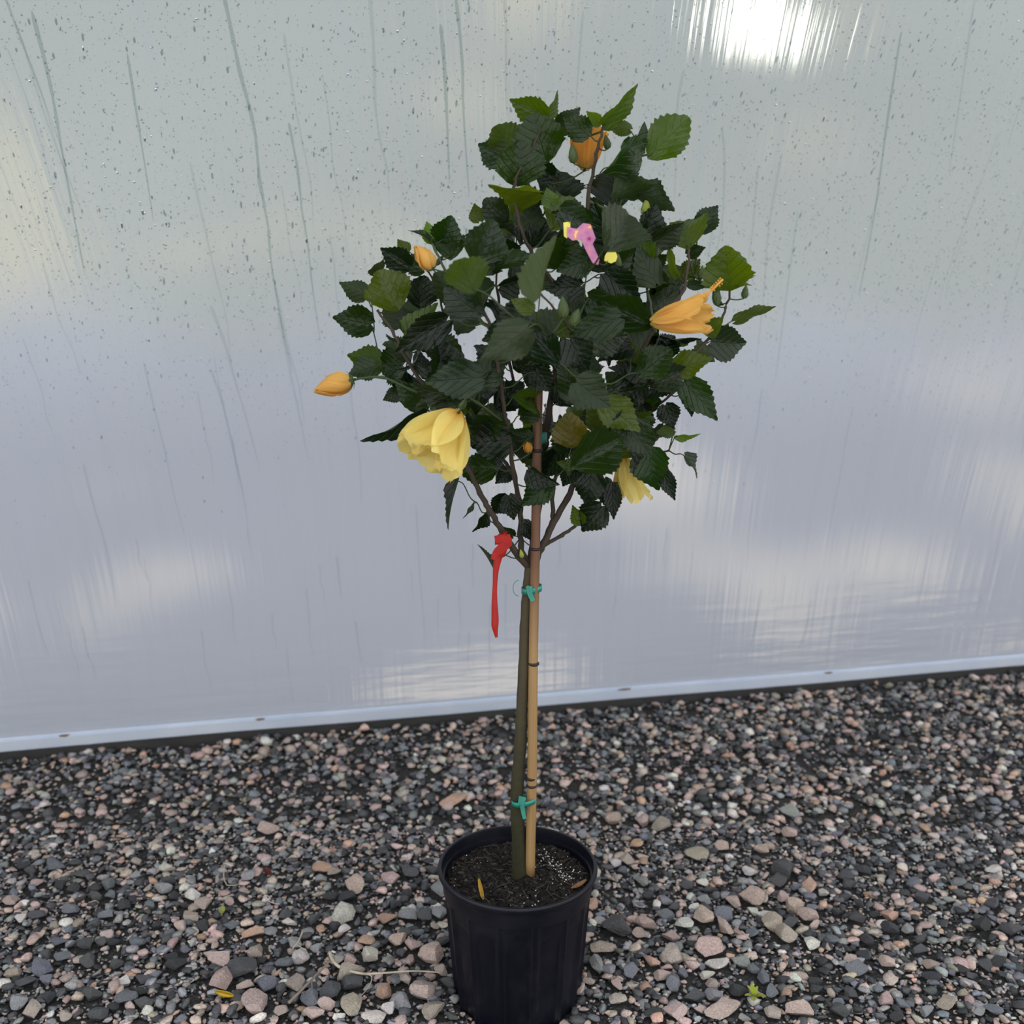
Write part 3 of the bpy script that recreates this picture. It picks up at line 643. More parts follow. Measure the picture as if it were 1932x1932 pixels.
# hand-read leaves: blade base x,y, tip x,y, apparent width (photo pixels), tone, depth rank (-1 front .. 1 back)
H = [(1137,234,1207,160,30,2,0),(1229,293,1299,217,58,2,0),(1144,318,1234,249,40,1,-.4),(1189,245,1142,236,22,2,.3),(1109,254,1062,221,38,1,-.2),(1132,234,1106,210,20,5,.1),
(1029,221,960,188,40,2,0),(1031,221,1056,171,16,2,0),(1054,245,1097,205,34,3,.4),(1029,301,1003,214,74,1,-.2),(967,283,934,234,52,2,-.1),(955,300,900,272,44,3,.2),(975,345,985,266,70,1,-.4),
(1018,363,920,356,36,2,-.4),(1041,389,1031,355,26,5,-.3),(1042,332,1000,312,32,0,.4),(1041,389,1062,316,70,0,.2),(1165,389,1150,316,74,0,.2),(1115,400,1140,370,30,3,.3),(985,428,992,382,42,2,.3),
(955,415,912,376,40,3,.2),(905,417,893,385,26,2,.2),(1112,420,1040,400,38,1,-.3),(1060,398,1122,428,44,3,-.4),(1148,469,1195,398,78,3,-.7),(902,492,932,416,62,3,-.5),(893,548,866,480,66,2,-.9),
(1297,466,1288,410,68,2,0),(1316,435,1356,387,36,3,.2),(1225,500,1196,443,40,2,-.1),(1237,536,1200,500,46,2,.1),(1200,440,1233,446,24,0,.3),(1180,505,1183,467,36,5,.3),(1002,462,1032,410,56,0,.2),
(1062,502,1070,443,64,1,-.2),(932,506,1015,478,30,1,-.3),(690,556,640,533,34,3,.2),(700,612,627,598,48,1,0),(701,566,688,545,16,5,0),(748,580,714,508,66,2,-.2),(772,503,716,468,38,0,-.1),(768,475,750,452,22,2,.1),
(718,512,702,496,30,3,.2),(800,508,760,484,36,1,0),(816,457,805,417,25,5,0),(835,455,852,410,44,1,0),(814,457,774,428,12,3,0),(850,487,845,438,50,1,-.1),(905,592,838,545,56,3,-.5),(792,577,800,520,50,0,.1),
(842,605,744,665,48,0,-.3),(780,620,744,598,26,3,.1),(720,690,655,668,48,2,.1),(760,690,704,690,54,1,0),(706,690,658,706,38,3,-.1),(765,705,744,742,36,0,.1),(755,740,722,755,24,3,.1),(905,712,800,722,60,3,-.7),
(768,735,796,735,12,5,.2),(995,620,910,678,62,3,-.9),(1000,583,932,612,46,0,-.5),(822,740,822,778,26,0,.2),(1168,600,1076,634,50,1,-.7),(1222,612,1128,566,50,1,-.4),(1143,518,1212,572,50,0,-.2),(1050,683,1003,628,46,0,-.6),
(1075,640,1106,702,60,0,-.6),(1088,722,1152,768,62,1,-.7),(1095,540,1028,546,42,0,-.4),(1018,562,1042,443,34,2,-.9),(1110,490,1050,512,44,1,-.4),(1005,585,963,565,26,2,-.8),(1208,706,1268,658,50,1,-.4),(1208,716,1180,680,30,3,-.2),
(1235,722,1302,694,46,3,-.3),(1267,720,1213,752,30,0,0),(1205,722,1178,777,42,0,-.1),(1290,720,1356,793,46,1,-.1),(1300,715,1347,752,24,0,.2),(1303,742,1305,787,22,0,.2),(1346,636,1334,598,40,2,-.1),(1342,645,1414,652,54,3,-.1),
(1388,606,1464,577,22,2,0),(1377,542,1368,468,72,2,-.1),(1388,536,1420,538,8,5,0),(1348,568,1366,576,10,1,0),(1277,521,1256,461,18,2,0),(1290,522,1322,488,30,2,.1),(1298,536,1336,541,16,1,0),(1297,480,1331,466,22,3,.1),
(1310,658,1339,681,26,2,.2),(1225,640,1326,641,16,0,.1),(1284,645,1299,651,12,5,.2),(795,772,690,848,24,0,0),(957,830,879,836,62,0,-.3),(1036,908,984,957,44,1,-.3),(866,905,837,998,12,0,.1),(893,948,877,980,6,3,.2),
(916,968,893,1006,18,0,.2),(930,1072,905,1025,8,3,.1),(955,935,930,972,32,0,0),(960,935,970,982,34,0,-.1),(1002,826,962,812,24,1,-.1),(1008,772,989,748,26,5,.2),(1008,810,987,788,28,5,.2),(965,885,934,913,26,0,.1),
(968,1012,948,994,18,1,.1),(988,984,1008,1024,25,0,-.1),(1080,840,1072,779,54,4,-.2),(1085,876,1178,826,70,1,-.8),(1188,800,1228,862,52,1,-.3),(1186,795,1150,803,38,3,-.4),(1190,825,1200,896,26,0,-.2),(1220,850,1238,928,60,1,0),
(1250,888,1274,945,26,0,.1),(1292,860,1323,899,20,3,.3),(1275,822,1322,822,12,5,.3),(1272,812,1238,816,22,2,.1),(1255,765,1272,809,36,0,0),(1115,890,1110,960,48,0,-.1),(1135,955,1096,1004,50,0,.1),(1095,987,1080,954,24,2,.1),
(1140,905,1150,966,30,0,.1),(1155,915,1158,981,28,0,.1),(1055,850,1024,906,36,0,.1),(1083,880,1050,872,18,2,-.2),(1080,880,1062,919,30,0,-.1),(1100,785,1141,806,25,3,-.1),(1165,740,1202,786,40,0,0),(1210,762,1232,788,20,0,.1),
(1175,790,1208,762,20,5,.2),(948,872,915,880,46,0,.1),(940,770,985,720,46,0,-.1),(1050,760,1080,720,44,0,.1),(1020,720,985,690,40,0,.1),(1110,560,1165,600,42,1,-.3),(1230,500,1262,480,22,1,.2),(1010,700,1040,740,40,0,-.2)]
CX, CY, RAD = 1030, 610, 400
def depth_at(px, py, rank):
    rx = (px - CX) / 400.; ry = (py - CY) / (430. if py < CY else 400.)
    h = math.sqrt(max(.02, 1 - min(1, rx * rx + ry * ry))); lim = .30 if py > 380 else .16
    return lim * h * rank * 1.05
order = sorted(H, key=lambda q: (q[0] - 1010) ** 2 + (q[1] - 900) ** 2)
for (bx, by, tx, ty, w_, tone, rk) in order:
    random.seed(bx * 7919 + by * 104729 + tx)
    L2 = math.hypot(tx - bx, ty - by); full = max(L2, w_ / .86); dpt = math.sqrt(max(0, full * full - L2 * L2)) * MM
    Y0 = depth_at(bx, by, rk) + U(-.015, .015); s = -1 if R() < .7 else 1
    dz = s * max(dpt, .18 * L2 * MM * R())
    spin = 0.0; ratio = w_ / max(full * .86, 1); W_ = w_ * MM * (1.0 + (Y0) / 1.8) * 1.22
    wf = .85 if ratio > .40 else .45
    if ratio < .48: spin = math.acos(min(1, max(.22, ratio * .9 / wf))) * (1 if R() < .5 else -1); W_ = full * MM * wf
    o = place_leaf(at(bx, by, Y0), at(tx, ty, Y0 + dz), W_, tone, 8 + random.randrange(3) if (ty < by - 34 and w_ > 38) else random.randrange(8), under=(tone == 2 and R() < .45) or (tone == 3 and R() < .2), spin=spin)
    if tone == 4: tag(o, 'yellowing leaf with brown patches')
random.seed(21)
# interior leaves along the branches, further back
fill = 0
while fill < 155:
    q = random.randrange(len(NETP)); p = NETP[q]
    v_ = p - CAM; k = F / (v_.y * cp - v_.z * sp); px = 966 + v_.x * k; py = 966 - (v_.z * cp + v_.y * sp) * k
    if py > 930 or (py < 400 and R() < .6): continue
    dirn = Vector((U(-1, 1), U(-.4, 1), U(-.5, .7))).normalized()
    b = p + dirn * U(.02, .05); c = Vector((p.x - .045, p.y, p.z - 1.10))
    out = Vector((c.x, c.y * .6, c.z + .25)).normalized(); t_ = (dirn * .6 + out * .5 + Vector((0, 0, -.25))).normalized()
    L = U(.050, .072); tip = b + t_ * L
    # stay inside the outline and off the film
    rx = (px - CX) / 350.; ry = (py - CY) / (420. if py < CY else 330.)
    if rx * rx + ry * ry > .72 or tip.y > .30 or tip.y < -.12: continue
    if (810 < px < 870 and 640 < py < 720) or (1030 < px < 1170 and 400 < py < 520) or (760 < px < 840 and 430 < py < 530): continue
    v2 = tip - CAM; k2 = F / (v2.y * cp - v2.z * sp); qx = (966 + v2.x * k2 - CX) / 365.; qy = 966 - (v2.z * cp + v2.y * sp) * k2
    if qx * qx + ((qy - CY) / (400. if qy < CY else 360.)) ** 2 > .82 or qy < 330 or (qy < 470 and qx < -.35): continue
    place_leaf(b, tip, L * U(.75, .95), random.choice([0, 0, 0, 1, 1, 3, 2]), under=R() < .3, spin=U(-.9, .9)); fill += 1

# flowers
def petal_mesh(name, prof, ang, width, ruffle, seed, mt, nu=15, nv=15, jag=.04):
    """prof(v)->(along axis, out); one petal around the axis at angle ang; local z = flower axis"""
    rr = random.Random(seed); v = []; f = []; uv = []; ph = rr.uniform(0, 6.28); ph2 = rr.uniform(0, 6.28)
    er = Vector((math.cos(ang), math.sin(ang), 0)); et = Vector((-math.sin(ang), math.cos(ang), 0)); ez = Vector((0, 0, 1))
    edge = [1 + jag * rr.uniform(-1, 1) for _ in range(nu)]
    for j in range(nv):
        t = j / (nv - 1)
        for i in range(nu):
            u = i / (nu - 1) * 2 - 1; tt = t * (1 - .10 * u * u) * (edge[i] if t > .8 else 1)
            h, r = prof(tt); h2, r2 = prof(min(1, tt + .02)); nh, nr = -(r2 - r), (h2 - h); ln = math.hypot(nh, nr) or 1
            w = width * (math.sin(min(1, t * 1.02) ** .75 * 2.35) ** .9) * .72 if t > 0 else width * .05
            wob = ruffle * t ** 1.6 * (math.sin(u * 4.6 + ph + t * 2) * .8 + math.sin(u * 10 + ph2 + t * 4) * .30)
            curl = .22 * width * u * u * t * (-.6)
            p = ez * (h + nh / ln * wob) + er * (r + nr / ln * wob + curl * -.5) + et * (u * w)
            v.append(p); uv.append((.5 + u * .5, t))
    for j in range(nv - 1):
        for i in range(nu - 1): f.append((j * nu + i, j * nu + i + 1, (j + 1) * nu + i + 1, (j + 1) * nu + i))
    me = mesh(name, v, f); l = me.uv_layers.new(name='UVMap')
    ix = np.zeros(len(me.loops), dtype=np.int32); me.loops.foreach_get('vertex_index', ix); l.data.foreach_set('uv', np.array(uv)[ix].ravel())
    me.polygons.foreach_set('use_smooth', [True] * len(me.polygons)); me.materials.append(mt); return me
def lathe(prof, n=14, lobes=0, lob=0.0, tw=0.0, jit=0.0):
    v = []; f = []
    for j, (z, r) in enumerate(prof):
        for k in range(n):
            a = 2 * math.pi * k / n; rr = r * (1 + lob * math.cos(lobes * (a + tw * z)) if lobes else 1) * (1 + jit * (R() - .5)); v.append(Vector((rr * math.cos(a), rr * math.sin(a), z)))
    for j in range(len(prof) - 1):
        for k in range(n): f.append((j * n + k, j * n + (k + 1) % n, (j + 1) * n + (k + 1) % n, (j + 1) * n + k))
    f.append(tuple(range(n))[::-1]); f.append(tuple((len(prof) - 1) * n + k for k in range(n)))
    return v, f
def calyx_mesh(L, r, spikes=6, open_=.2):
    v, f = lathe([(0, .002), (.12 * L, r * .7), (.4 * L, r), (.75 * L, r * .92), (1.0 * L, r * 1.02)], 12)
    f = f[:-1]
    for k in range(5):                               # sepal tips
        a = 2 * math.pi * k / 5; b = len(v)
        for da, z_, rr in ((-.55, L, r * 1.02), (.55, L, r * 1.02), (0, L * 1.35, r * (1.05 + open_)), (0, L, r * .8)): v.append(Vector((math.cos(a + da) * rr, math.sin(a + da) * rr, z_)))
        f += [(b, b + 1, b + 2), (b + 1, b + 3, b + 2), (b + 3, b, b + 2)]
    for k in range(spikes):                          # epicalyx
        a = 2 * math.pi * (k + .5) / spikes; b = len(v); c0 = Vector((math.cos(a) * r * .6, math.sin(a) * r * .6, .1 * L)); c1 = Vector((math.cos(a) * r * 2.0, math.sin(a) * r * 2.0, .55 * L)); s = Vector((-math.sin(a), math.cos(a), 0)) * .0011
        v += [c0 - s, c0 + s, c1, c0 + Vector((0, 0, -.0012))]; f += [(b, b + 1, b + 2), (b + 1, b + 3, b + 2), (b + 3, b, b + 2)]
    return mesh('calyx', v, f)
def frame(b, tip):
    z = (Vector(tip) - Vector(b)).normalized(); x_ = z.cross(Vector((0.1, -1, .2))).normalized(); y_ = z.cross(x_)
    M = Matrix((x_, y_, z)).transposed().to_4x4(); M.translation = b; return M
def stem_to(o, b, r=.0013, axis=None):
    a = net_attach(b); d = b - a
    if d.length < .002: return
    pts = smooth_path([a, a + d * .5 + Vector((0, 0, -.08 * d.length)), b + (axis * .002 if axis else Vector())], 5)
    child_world(link('pedicel', tube_mesh('pedicel', pts, lambda u: r, 6), M_twig), o)
def flower(name, bpx, tpx, Yb, Yt, mt, petals, label, cal=(.020, .0075), calmat=None, column=None):
    b = at(*bpx, Yb); t_ = at(*tpx, Yt); M = frame(b, t_)
    o = link(name, calyx_mesh(*cal), calmat or M_calyx, TREE, smooth=True); o.matrix_basis = M; tag(o, label)
    for i, (prof, ang, wd, ruf) in enumerate(petals):
        p = link('petal', petal_mesh('petal', prof, ang, wd, ruf, i * 7 + int(bpx[0]), mt)); p.parent = o
    if column:
        L, tilt = column; pts = [Vector((math.sin(tilt) * s * L * s, 0, s * L)) for s in np.linspace(0.1, 1, 8)]
        v, f = tube(pts, lambda u: .0022 - .0006 * u, 8)
        for k in range(60):
            s = U(.55, 1.0); a = U(0, 6.28); c = Vector((math.sin(tilt) * s * s * L + math.cos(a) * .0048, math.sin(a) * .0048, s * L)); n0 = len(v); q = .0013
            v += [c + Vector(d_) * q for d_ in ((1, 0, 0), (0, 1, 0), (-1, 0, 0), (0, -1, 0), (0, 0, 1), (0, 0, -1))]
            f += [tuple(n0 + z for z in t3) for t3 in ((0, 1, 4), (1, 2, 4), (2, 3, 4), (3, 0, 4), (1, 0, 5), (2, 1, 5), (3, 2, 5), (0, 3, 5))]
        link('stamen_column', mesh('column', v, f), mt, o)
    stem_to(o, b); return o
def bell(L, r0, r1, flare, drop=0.0):
    return lambda v: (L * (v - drop * v ** 3), r0 + (r1 - r0) * v ** .9 + flare * v ** 4)
pl = []
for k in range(5): pl.append((bell(.116, .006, .044, .012, .08), k * 1.257 + .35, .068, .0080))
for k in range(4): pl.append((bell(.104, .005, .026, .008, .04), k * 1.57 + .9, .046, .0080))
for k in range(2): pl.append((bell(.080, .004, .010, .004, 0), k * 3.14 + .3, .030, .0080))
big = flower('flower', (866, 776), (800, 876), -.125, -.165, M_yellow, pl, 'large ruffled pale yellow double bloom hanging open', cal=(.020, .009)); big.scale = (.88, .88, .88)
pl = [(bell(.088, .006, .021, .007), k * 1.257 + .5, .025, .0058) for k in range(5)] + [(bell(.062, .004, .010, .002), k * 1.57, .016, .005) for k in range(3)]
flower('flower', (1228, 607), (1318, 594), -.13, -.16, M_amber, pl, 'amber yellow bloom closing up with its stamen column out', cal=(.014, .0070), column=(.112, -.42))
pl = [(bell(.066, .006, .026, .004), k * 1.257 + .2, .026, .004) for k in range(5)]
flower('flower', (1103, 322), (1110, 250), .07, .08, M_orange, pl, 'orange bloom seen from behind near the top', cal=(.024, .0095))
pl = [(bell(.078, .006, .022, .012), k * 1.257 + .9, .027, .005) for k in range(5)]
flower('flower', (1178, 862), (1190, 936), .06, .05, M_yellow, pl, 'pale yellow bloom half hidden at the lower right')
def furled(bpx, tpx, Yb, Yt, wpx, mt, label, calm=None):
    b = at(*bpx, Yb); t_ = at(*tpx, Yt); L = (t_ - b).length; r = wpx * MM * .5
    o = link('flower_bud', calyx_mesh(L * .22, r * .55), calm or M_calyx, TREE, smooth=True); o.matrix_basis = frame(b, t_); tag(o, label)
    for k in range(5):                               # five petals wound round each other
        v = []; f = []; nv, nu = 16, 7
        for j in range(nv):
            s = .08 + .92 * j / (nv - 1); rad = r * (math.sin(math.pi * min(1, s ** .72 * .985)) ** .9 * 1.0 + .03)
            for i in range(nu):
                u = i / (nu - 1); a = k * 1.257 + u * 1.75 + s * 1.5; rr_ = rad * (.68 + .42 * u) * (1 + .05 * math.sin(i * 3 + j))
                v.append(Vector((math.cos(a) * rr_, math.sin(a) * rr_, s * L * (1 - .05 * (k % 3) * s))))
        for j in range(nv - 1):
            for i in range(nu - 1): f.append((j * nu + i, j * nu + i + 1, (j + 1) * nu + i + 1, (j + 1) * nu + i))
        me = mesh('petal', v, f); l = me.uv_layers.new(name='UVMap'); ix = np.zeros(len(me.loops), dtype=np.int32); me.loops.foreach_get('vertex_index', ix)
        l.data.foreach_set('uv', np.array([((q % nu) / 6, .4 + .6 * (q // nu) / 15) for q in range(nv * nu)])[ix].ravel())
        link('petal', me, mt, o, smooth=True)
    stem_to(o, b); return o
furled((668, 716), (591, 739), -.07, -.07, 36, M_amber, 'long furled yellow flower bud pointing left')
furled((818, 508), (782, 463), -.13, -.14, 27, M_amber, 'small furled apricot flower bud at the upper left')
furled((1000, 855), (988, 826), -.03, -.03, 15, M_orange, 'small orange furled bud beside the stake')
def green_bud(bx, by, tx, ty, w_, Yd, ygreen=False):
    b = at(bx, by, Yd); t_ = at(tx, ty, Yd); L = (t_ - b).length; r = w_ * MM * .5
    v, f = lathe([(0, r * .25), (.1 * L, r * .75), (.32 * L, r), (.6 * L, r * .80), (.85 * L, r * .38), (L, r * .06)], 15, 5, .10)
    for k in range(7):
        a = 6.283 * k / 7; n0 = len(v); s = Vector((-math.sin(a), math.cos(a), 0)) * r * .16; c0 = Vector((math.cos(a), math.sin(a), 0)) * r * .6 + Vector((0, 0, .05 * L)); c1 = Vector((math.cos(a), math.sin(a), 0)) * r * 1.7 + Vector((0, 0, .48 * L))
        v += [c0 - s, c0 + s, c1, c0 + Vector((0, 0, -.001))]; f += [(n0, n0 + 1, n0 + 2), (n0 + 1, n0 + 3, n0 + 2), (n0 + 3, n0, n0 + 2)]
    o = link('green_bud', mesh('bud', v, f), M_calyx_y if ygreen else M_calyx, TREE, smooth=True); o.matrix_basis = frame(b, t_)
    if ygreen: tag(o, 'opening yellow green bud')
    stem_to(o, b, .0011)
for q in [(1082, 308, 1079, 270, 15, -.03), (1147, 281, 1142, 254, 13, .03), (1179, 319, 1178, 292, 11, .0), (1197, 323, 1203, 276, 19, -.01), (1217, 408, 1222, 370, 17, .0, True), (1353, 577, 1350, 531, 15, .0), (1404, 563, 1408, 537, 12, .0),
          (1063, 600, 1061, 558, 17, -.20), (1078, 615, 1092, 582, 18, -.19), (1166, 508, 1166, 476, 12, -.05), (1236, 486, 1241, 464, 9, .0), (1320, 528, 1326, 500, 11, .0), (822, 500, 838, 480, 9, .0), (868, 772, 880, 752, 12, -.13), (985, 1052, 982, 1036, 8, -.02, True)]:
    green_bud(*q)

# ------------------------------------------------------------------ stake, ties, ribbon, tag
sp_ = [at(1000, 1642, -.004), at(1004, 1450, -.006), at(1006, 1250, -.010), at(1010, 1040, -.014), at(1015, 760, -.016), at(1016, 735, -.016)]
sp_ = smooth_path(sp_, 8); sp_[0] = sp_[0] - Vector((0, 0, .015))
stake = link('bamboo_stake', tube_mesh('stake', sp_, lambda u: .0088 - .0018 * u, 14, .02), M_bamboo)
tag(stake, 'tan bamboo stake standing in the pot tied against the trunk', 'stake')
for (px, py, yy) in ((1007, 1252, -.0105), (1002, 1468, -.006), (1003, 1482, -.006), (1010, 1035, -.014), (1013, 850, -.0155)):
    c = at(px, py, yy); v, f = lathe([(-.0028, .0078), (-.0014, .0094), (.0014, .0094), (.0028, .0078)], 14)
    o = link('stake_node', mesh('node', [p + c for p in v], f), M_node, stake, smooth=True); tag(o, 'dark joint of the bamboo')
def band(c, rx, ry, h, tilt=0.0, th=.0012):
    v = []; f = []; n = 28
    for (q, z_) in ((1, -h / 2), (1, h / 2), (1 - th / rx, h / 2), (1 - th / rx, -h / 2)):
        for k in range(n): a = 2 * math.pi * k / n; v.append(c + Vector((rx * q * math.cos(a), ry * q * math.sin(a), z_ + tilt * math.cos(a) * rx)))
    for j in range(4):
        for k in range(n): f.append((j * n + k, j * n + (k + 1) % n, ((j + 1) % 4) * n + (k + 1) % n, ((j + 1) % 4) * n + k))
    return v, f
def strip(pts, w, n_hint=Vector((0, -1, 0)), th=.0005, wf=None):
    pts = [Vector(p) for p in pts]; v = []; f = []; N = len(pts)
    for i, p in enumerate(pts):
        t = (pts[min(i + 1, N - 1)] - pts[max(i - 1, 0)]).normalized(); s = t.cross(n_hint).normalized(); n = s.cross(t).normalized(); ww = w * .5 * (wf(i / (N - 1)) if wf else 1)
        v += [p - s * ww + n * th, p + s * ww + n * th, p + s * ww - n * th, p - s * ww - n * th]
    for i in range(N - 1):
        for k in range(4): f.append((i * 4 + k, i * 4 + (k + 1) % 4, i * 4 + 4 + (k + 1) % 4, i * 4 + 4 + k))
    f += [(0, 1, 2, 3), (N * 4 - 1, N * 4 - 2, N * 4 - 3, N * 4 - 4)]; return v, f
def tie(px, py, label, rx, tails, h=.011, Yc=-.006, loop=False):
    c = at(px, py, Yc); r = empty('garden_tie', c); tag(r, label, 'plant tie', 'teal tapes holding the trunk to the stake')
    v, f = band(Vector(), rx, .0155, h, .15); link('band', mesh('band', v, f), M_tie, r, smooth=True)
    for k, tl in enumerate(tails):
        pts = smooth_path([at(a, b, Yc - .0175 - .002 * i) - c for i, (a, b) in enumerate(tl[0])], 4)
        v, f = strip(pts, tl[1], th=.0006, wf=lambda u: 1 - .25 * u); link('tail', mesh('tail', v, f), M_tie, r)
    if loop:
        pts = [Vector((-rx - .004 - .010 * math.sin(a), -.010, .004 + .014 * math.cos(a))) for a in np.linspace(0, math.pi, 10)]
        v, f = tube(pts, lambda u: .0006, 5); link('loop', mesh('loop', v, f), M_tie, r)
    return r
tie(1003, 1111, 'teal tape just below the fork of the trunk', .0175, [([(999, 1106), (1000, 1120), (1006, 1134)], .010), ([(994, 1106), (1004, 1118)], .006)], .010, -.006, True)
tie(988, 1511, 'teal tape lowest on the trunk with a square end, just above the pot', .0215, [([(986, 1503), (982, 1519)], .013), ([(985, 1518), (987, 1532), (990, 1545)], .008)], .009)
tie(1012, 828, 'teal tape highest on the stake, inside the leaves', .0170, [([(1000, 822), (996, 838), (999, 856)], .008), ([(1000, 820), (994, 810)], .006)], .016, -.002)
# red ribbon
r = empty('ribbon', at(945, 1015, -.035)); c = r.location.copy(); tag(r, 'red plastic ribbon knotted on the left branch, one end hanging', 'ribbon')
v, f = band(Vector(), .010, .010, .012, .5); link('knot', mesh('knot', v, f), M_ribbon, r, smooth=True)
def rp(l, yy=-.048): return smooth_path([at(a, b, yy - .001 * i) - c for i, (a, b) in enumerate(l)], 5)
v, f = strip(rp([(940, 1010), (948, 1030), (941, 1050), (936, 1072), (934, 1100), (933, 1130), (934, 1165), (934, 1185), (937, 1203)]), .014, wf=lambda u: (.9 + .5 * math.sin(u * 6) ** 2) * (1 if u < .25 else .62) * (1 - .5 * max(0, u - .85) / .15)); link('long_tail', mesh('t', v, f), M_ribbon, r, smooth=True)
v, f = strip(rp([(952, 1012), (957, 1026), (938, 1040), (931, 1056)], -.050), .018, wf=lambda u: 1 - .5 * u); link('short_tail', mesh('t', v, f), M_ribbon, r)
v, f = strip(rp([(934, 1018), (946, 1016), (964, 1022)], -.051), .012); link('loop', mesh('t', v, f), M_ribbon, r)
# printed plant tag
def card(name, corners, Yd, m, parent=None, c0=Vector(), th=.0008):
    P = [at(a, b, Yd) - c0 for a, b in corners]; n = (P[1] - P[0]).cross(P[-1] - P[0]).normalized() * th; k = len(P)
    v = [p + n for p in P] + [p - n for p in P]; f = [tuple(range(k)), tuple(range(k, 2 * k))[::-1]] + [(i, i + k, (i + 1) % k + k, (i + 1) % k) for i in range(k)]
    me = mesh(name, v, f); l = me.uv_layers.new(name='UVMap'); ix = np.zeros(len(me.loops), dtype=np.int32); me.loops.foreach_get('vertex_index', ix)
    xy = np.array([(a / 22., b / 22.) for a, b in corners] * 2); l.data.foreach_set('uv', xy[ix].ravel()); return link(name, me, m, parent)
tg = empty('plant_tag', at(1095, 445, -.15)); cc = tg.location.copy(); tag(tg, 'pink and yellow printed tag hanging among the upper leaves', 'plant tag')
card('tag_card', [(1070, 428), (1088, 432), (1100, 421), (1114, 423), (1119, 436), (1124, 450), (1116, 464), (1104, 460), (1094, 452), (1080, 454), (1070, 446)], -.15, M_card, tg, cc)
card('tag_border', [(1063, 420), (1076, 418), (1076, 428), (1070, 450), (1064, 446)], -.146, M_card_y, tg, cc)
card('tag_strap', [(1096, 450), (1116, 456), (1124, 474), (1131, 490), (1128, 500), (1118, 496), (1106, 474)], -.152, M_card, tg, cc)
card('tag_end', [(1141, 483), (1146, 475), (1154, 472), (1162, 476), (1165, 484), (1162, 493), (1153, 497), (1140, 492)], -.12, M_card_y, tg, cc)

for l_ in ([(1128, 496, -.152), (1140, 500, -.14), (1147, 492, -.12)], [(1074, 420, -.15), (1084, 408, -.10), (1093, 440, -.02)]):
    v, f = tube(smooth_path([at(*q) - cc for q in l_], 4), lambda u: .0007, 5); link('tag_string', mesh('string', v, f), M_twig, tg)
# ------------------------------------------------------------------ small things on soil and gravel
def curled_leaf(name, c, L, w, ang, colr, label, cat='leaf', curl=1.2, tilt=.3):
    v = []; f = []; nv, nu = 11, 7
    for j in range(nv):
        t = j / (nv - 1); ww = w * .5 * math.sin(math.pi * (.04 + .93 * t)) ** .7
        for i in range(nu):
            u = i / (nu - 1) * 2 - 1; a = u * curl
            v.append(Vector((math.sin(a) / curl * ww, (t - .5) * L, (1 - math.cos(a)) / curl * ww + .12 * L * (2 * t - 1) ** 2)))
    for j in range(nv - 1):
        for i in range(nu - 1): f.append((j * nu + i, j * nu + i + 1, (j + 1) * nu + i + 1, (j + 1) * nu + i))
    o = link(name, mesh(name, v, f), principled(label[:20].replace(' ', '_'), colr, .5, .4, colfn=lambda t, q: t.mix(t.noise(q, 90, 3), colr, tuple(z * .45 for z in colr))), smooth=True)
    so = o.modifiers.new('thickness', 'SOLIDIFY'); so.thickness = .0006
    o.location = c; o.rotation_euler = (tilt, 0, ang); return tag(o, label, cat)
curled_leaf('fallen_leaf', ground(907, 1683, SOIL + .006) + Vector((0, 0, .003)), .040, .014, .25, (.62, .38, .05), 'small golden dry leaf lying on the soil in the pot', tilt=.5, curl=2.2)
curled_leaf('fallen_leaf', ground(1093, 1672, SOIL + .006) + Vector((0, 0, .001)), .034, .012, -.95, (.28, .14, .06), 'brown dry leaf scrap against the right rim of the pot', tilt=.15)
curled_leaf('fallen_leaf', ground(424, 1899) + Vector((0, 0, .021)), .036, .022, 1.35, (.62, .40, .02), 'curled bright yellow leaf on the gravel at the lower left', tilt=.1, curl=2.3)
curled_leaf('fallen_leaf', ground(505, 1660) + Vector((0, 0, .018)), .030, .018, .7, (.10, .012, .010), 'dark red leaf on the gravel left of the pot', tilt=.2)
curled_leaf('fallen_leaf', ground(420, 1733) + Vector((0, 0, .018)), .022, .015, .2, (.36, .40, .10), 'pale green leaf scrap on the gravel at the left', tilt=.2)
# dry roots and sticks
M_dry = principled('dry_root', (.50, .42, .32), .7, .3, colfn=lambda t, q: t.mix(t.noise(q, 60, 4), (.30, .24, .18), (.66, .57, .45)))
M_stick = principled('dry_stick', (.26, .21, .17), .8, .3, colfn=lambda t, q: t.mix(t.noise(q, 70, 4), (.14, .11, .09), (.36, .30, .24)))
def stick(paths, m, label, cat='twig', name='dry_twig', zz=.026):
    b = ground(*paths[0][0][0], zz); o = None
    for k, (l, r0, r1) in enumerate(paths):
        pts = smooth_path([ground(a, b_, zz + .002 * math.sin(i * 2 + k)) for i, (a, b_) in enumerate(l)], 5)
        v, f = tube([p - b for p in pts], lambda u: r0 + (r1 - r0) * u, 7, .15)
        if o is None: o = link(name, mesh('stick', v, f), m, smooth=True); o.location = b; tag(o, label, cat)
        else: link('side_shoot', mesh('shoot', v, f), m, o, smooth=True)
    return o
stick([([(622, 1797), (630, 1815), (648, 1828), (685, 1837), (720, 1836), (780, 1832), (832, 1835)], .0036, .0012), ([(685, 1837), (701, 1842), (697, 1860), (682, 1878)], .0012, .0006)], M_dry, 'pale forked dry root lying on the gravel left of the pot')
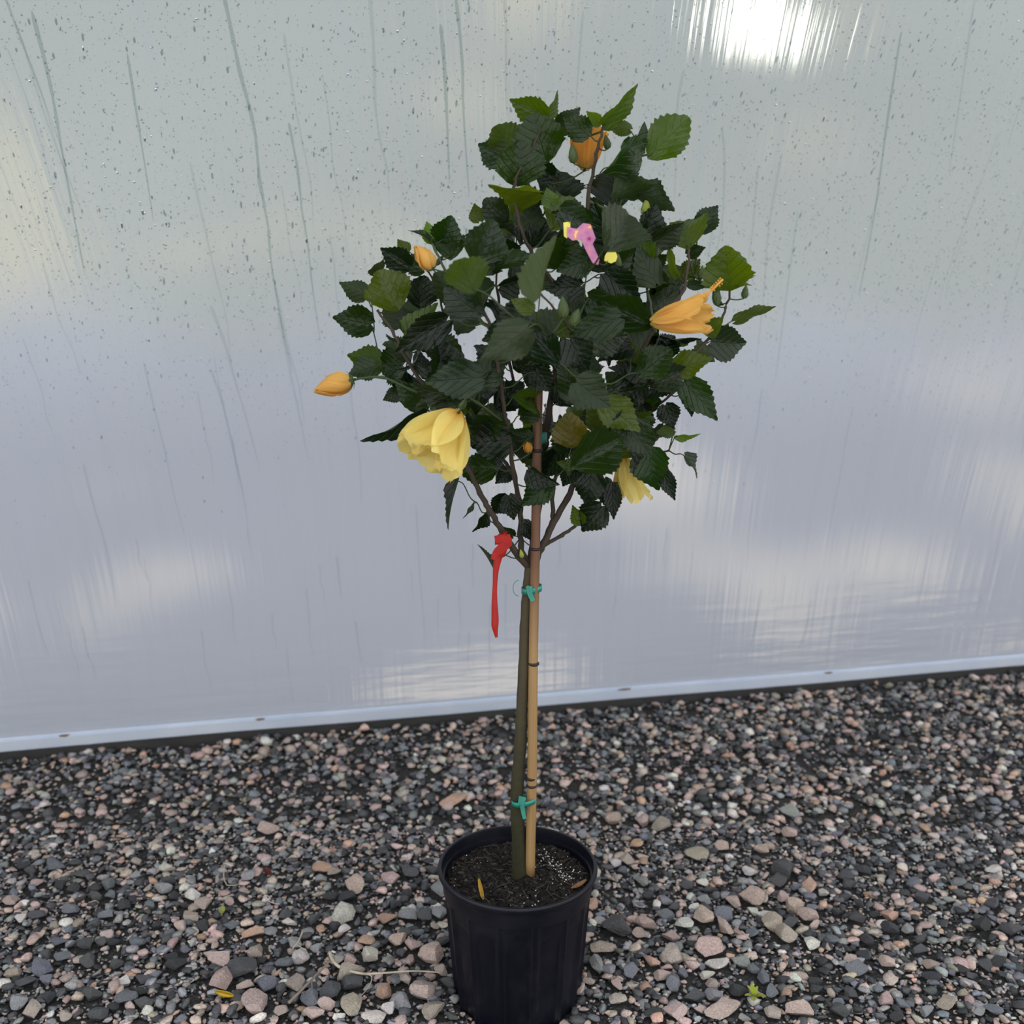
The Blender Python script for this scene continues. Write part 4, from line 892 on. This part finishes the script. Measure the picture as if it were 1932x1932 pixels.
stick([([(545, 1892), (575, 1862), (600, 1836), (628, 1808)], .0030, .0016), ([(588, 1850), (589, 1866), (591, 1880)], .0014, .0008)], M_stick, 'straight grey brown stick slanting across the lower left gravel')
stick([([(571, 1757), (563, 1776), (552, 1790)], .0018, .0012), ([(560, 1783), (579, 1793)], .0010, .0006)], M_dry, 'short forked straw coloured twig on the gravel')
stick([([(497, 1692), (510, 1702), (528, 1706)], .0012, .0008)], M_dry, 'thin pale stem lying behind the forked straw twig')
stick([([(424, 1632), (422, 1655), (428, 1670)], .0014, .0009), ([(428, 1670), (450, 1668), (462, 1640)], .0009, .0006)], M_dry, 'thin hooked pale stem at the far left')
stick([([(1399, 1757), (1408, 1765), (1415, 1772)], .0018, .0010)], M_dry, 'tiny straw fragment on the gravel right of the pot')
# weed seedling
wd = empty('weed_seedling', ground(1423, 1893)); tag(wd, 'small yellow green weed growing through the gravel at the lower right', 'weed')
wd.location.z = .010; M_weed = petal_material('weed_leaf', (.42, .50, .05), (.58, .66, .10), (.30, .42, .04), .4)
for k, (dx, dy, L) in enumerate([(-15, -24, 26), (-6, -30, 30), (6, -22, 26), (22, 2, 22), (-18, -2, 22), (-2, 14, 15), (12, -6, 20)]):
    t_ = ground(1423 + dx, 1893 + dy * .62, .010) - wd.location; t_.z = .014 + .006 * (dy < -10); L_ = t_.length; y_ = t_.normalized(); x_ = y_.cross(Vector((0, 0, 1))).normalized(); n_ = x_.cross(y_)
    v = []; f = []
    for j in range(7):
        s = j / 6; w_ = .0046 * math.sin(math.pi * (.12 + .8 * s)) ** .8
        for u in (-1, 0, 1): v.append(y_ * s * L_ + x_ * u * w_ + n_ * (abs(u) * .0015 + .012 * s * (1 - s)))
    for j in range(6):
        for i in range(2): f.append((j * 3 + i, j * 3 + i + 1, j * 3 + 4 + i, j * 3 + 3 + i))
    me = mesh('weed', v, f); l = me.uv_layers.new(name='UVMap'); ix = np.zeros(len(me.loops), dtype=np.int32); me.loops.foreach_get('vertex_index', ix)
    l.data.foreach_set('uv', np.array([((q % 3) / 2, .5 + .5 * (q // 3) / 6) for q in range(21)])[ix].ravel()); link('leaf', me, M_weed, wd, smooth=True)
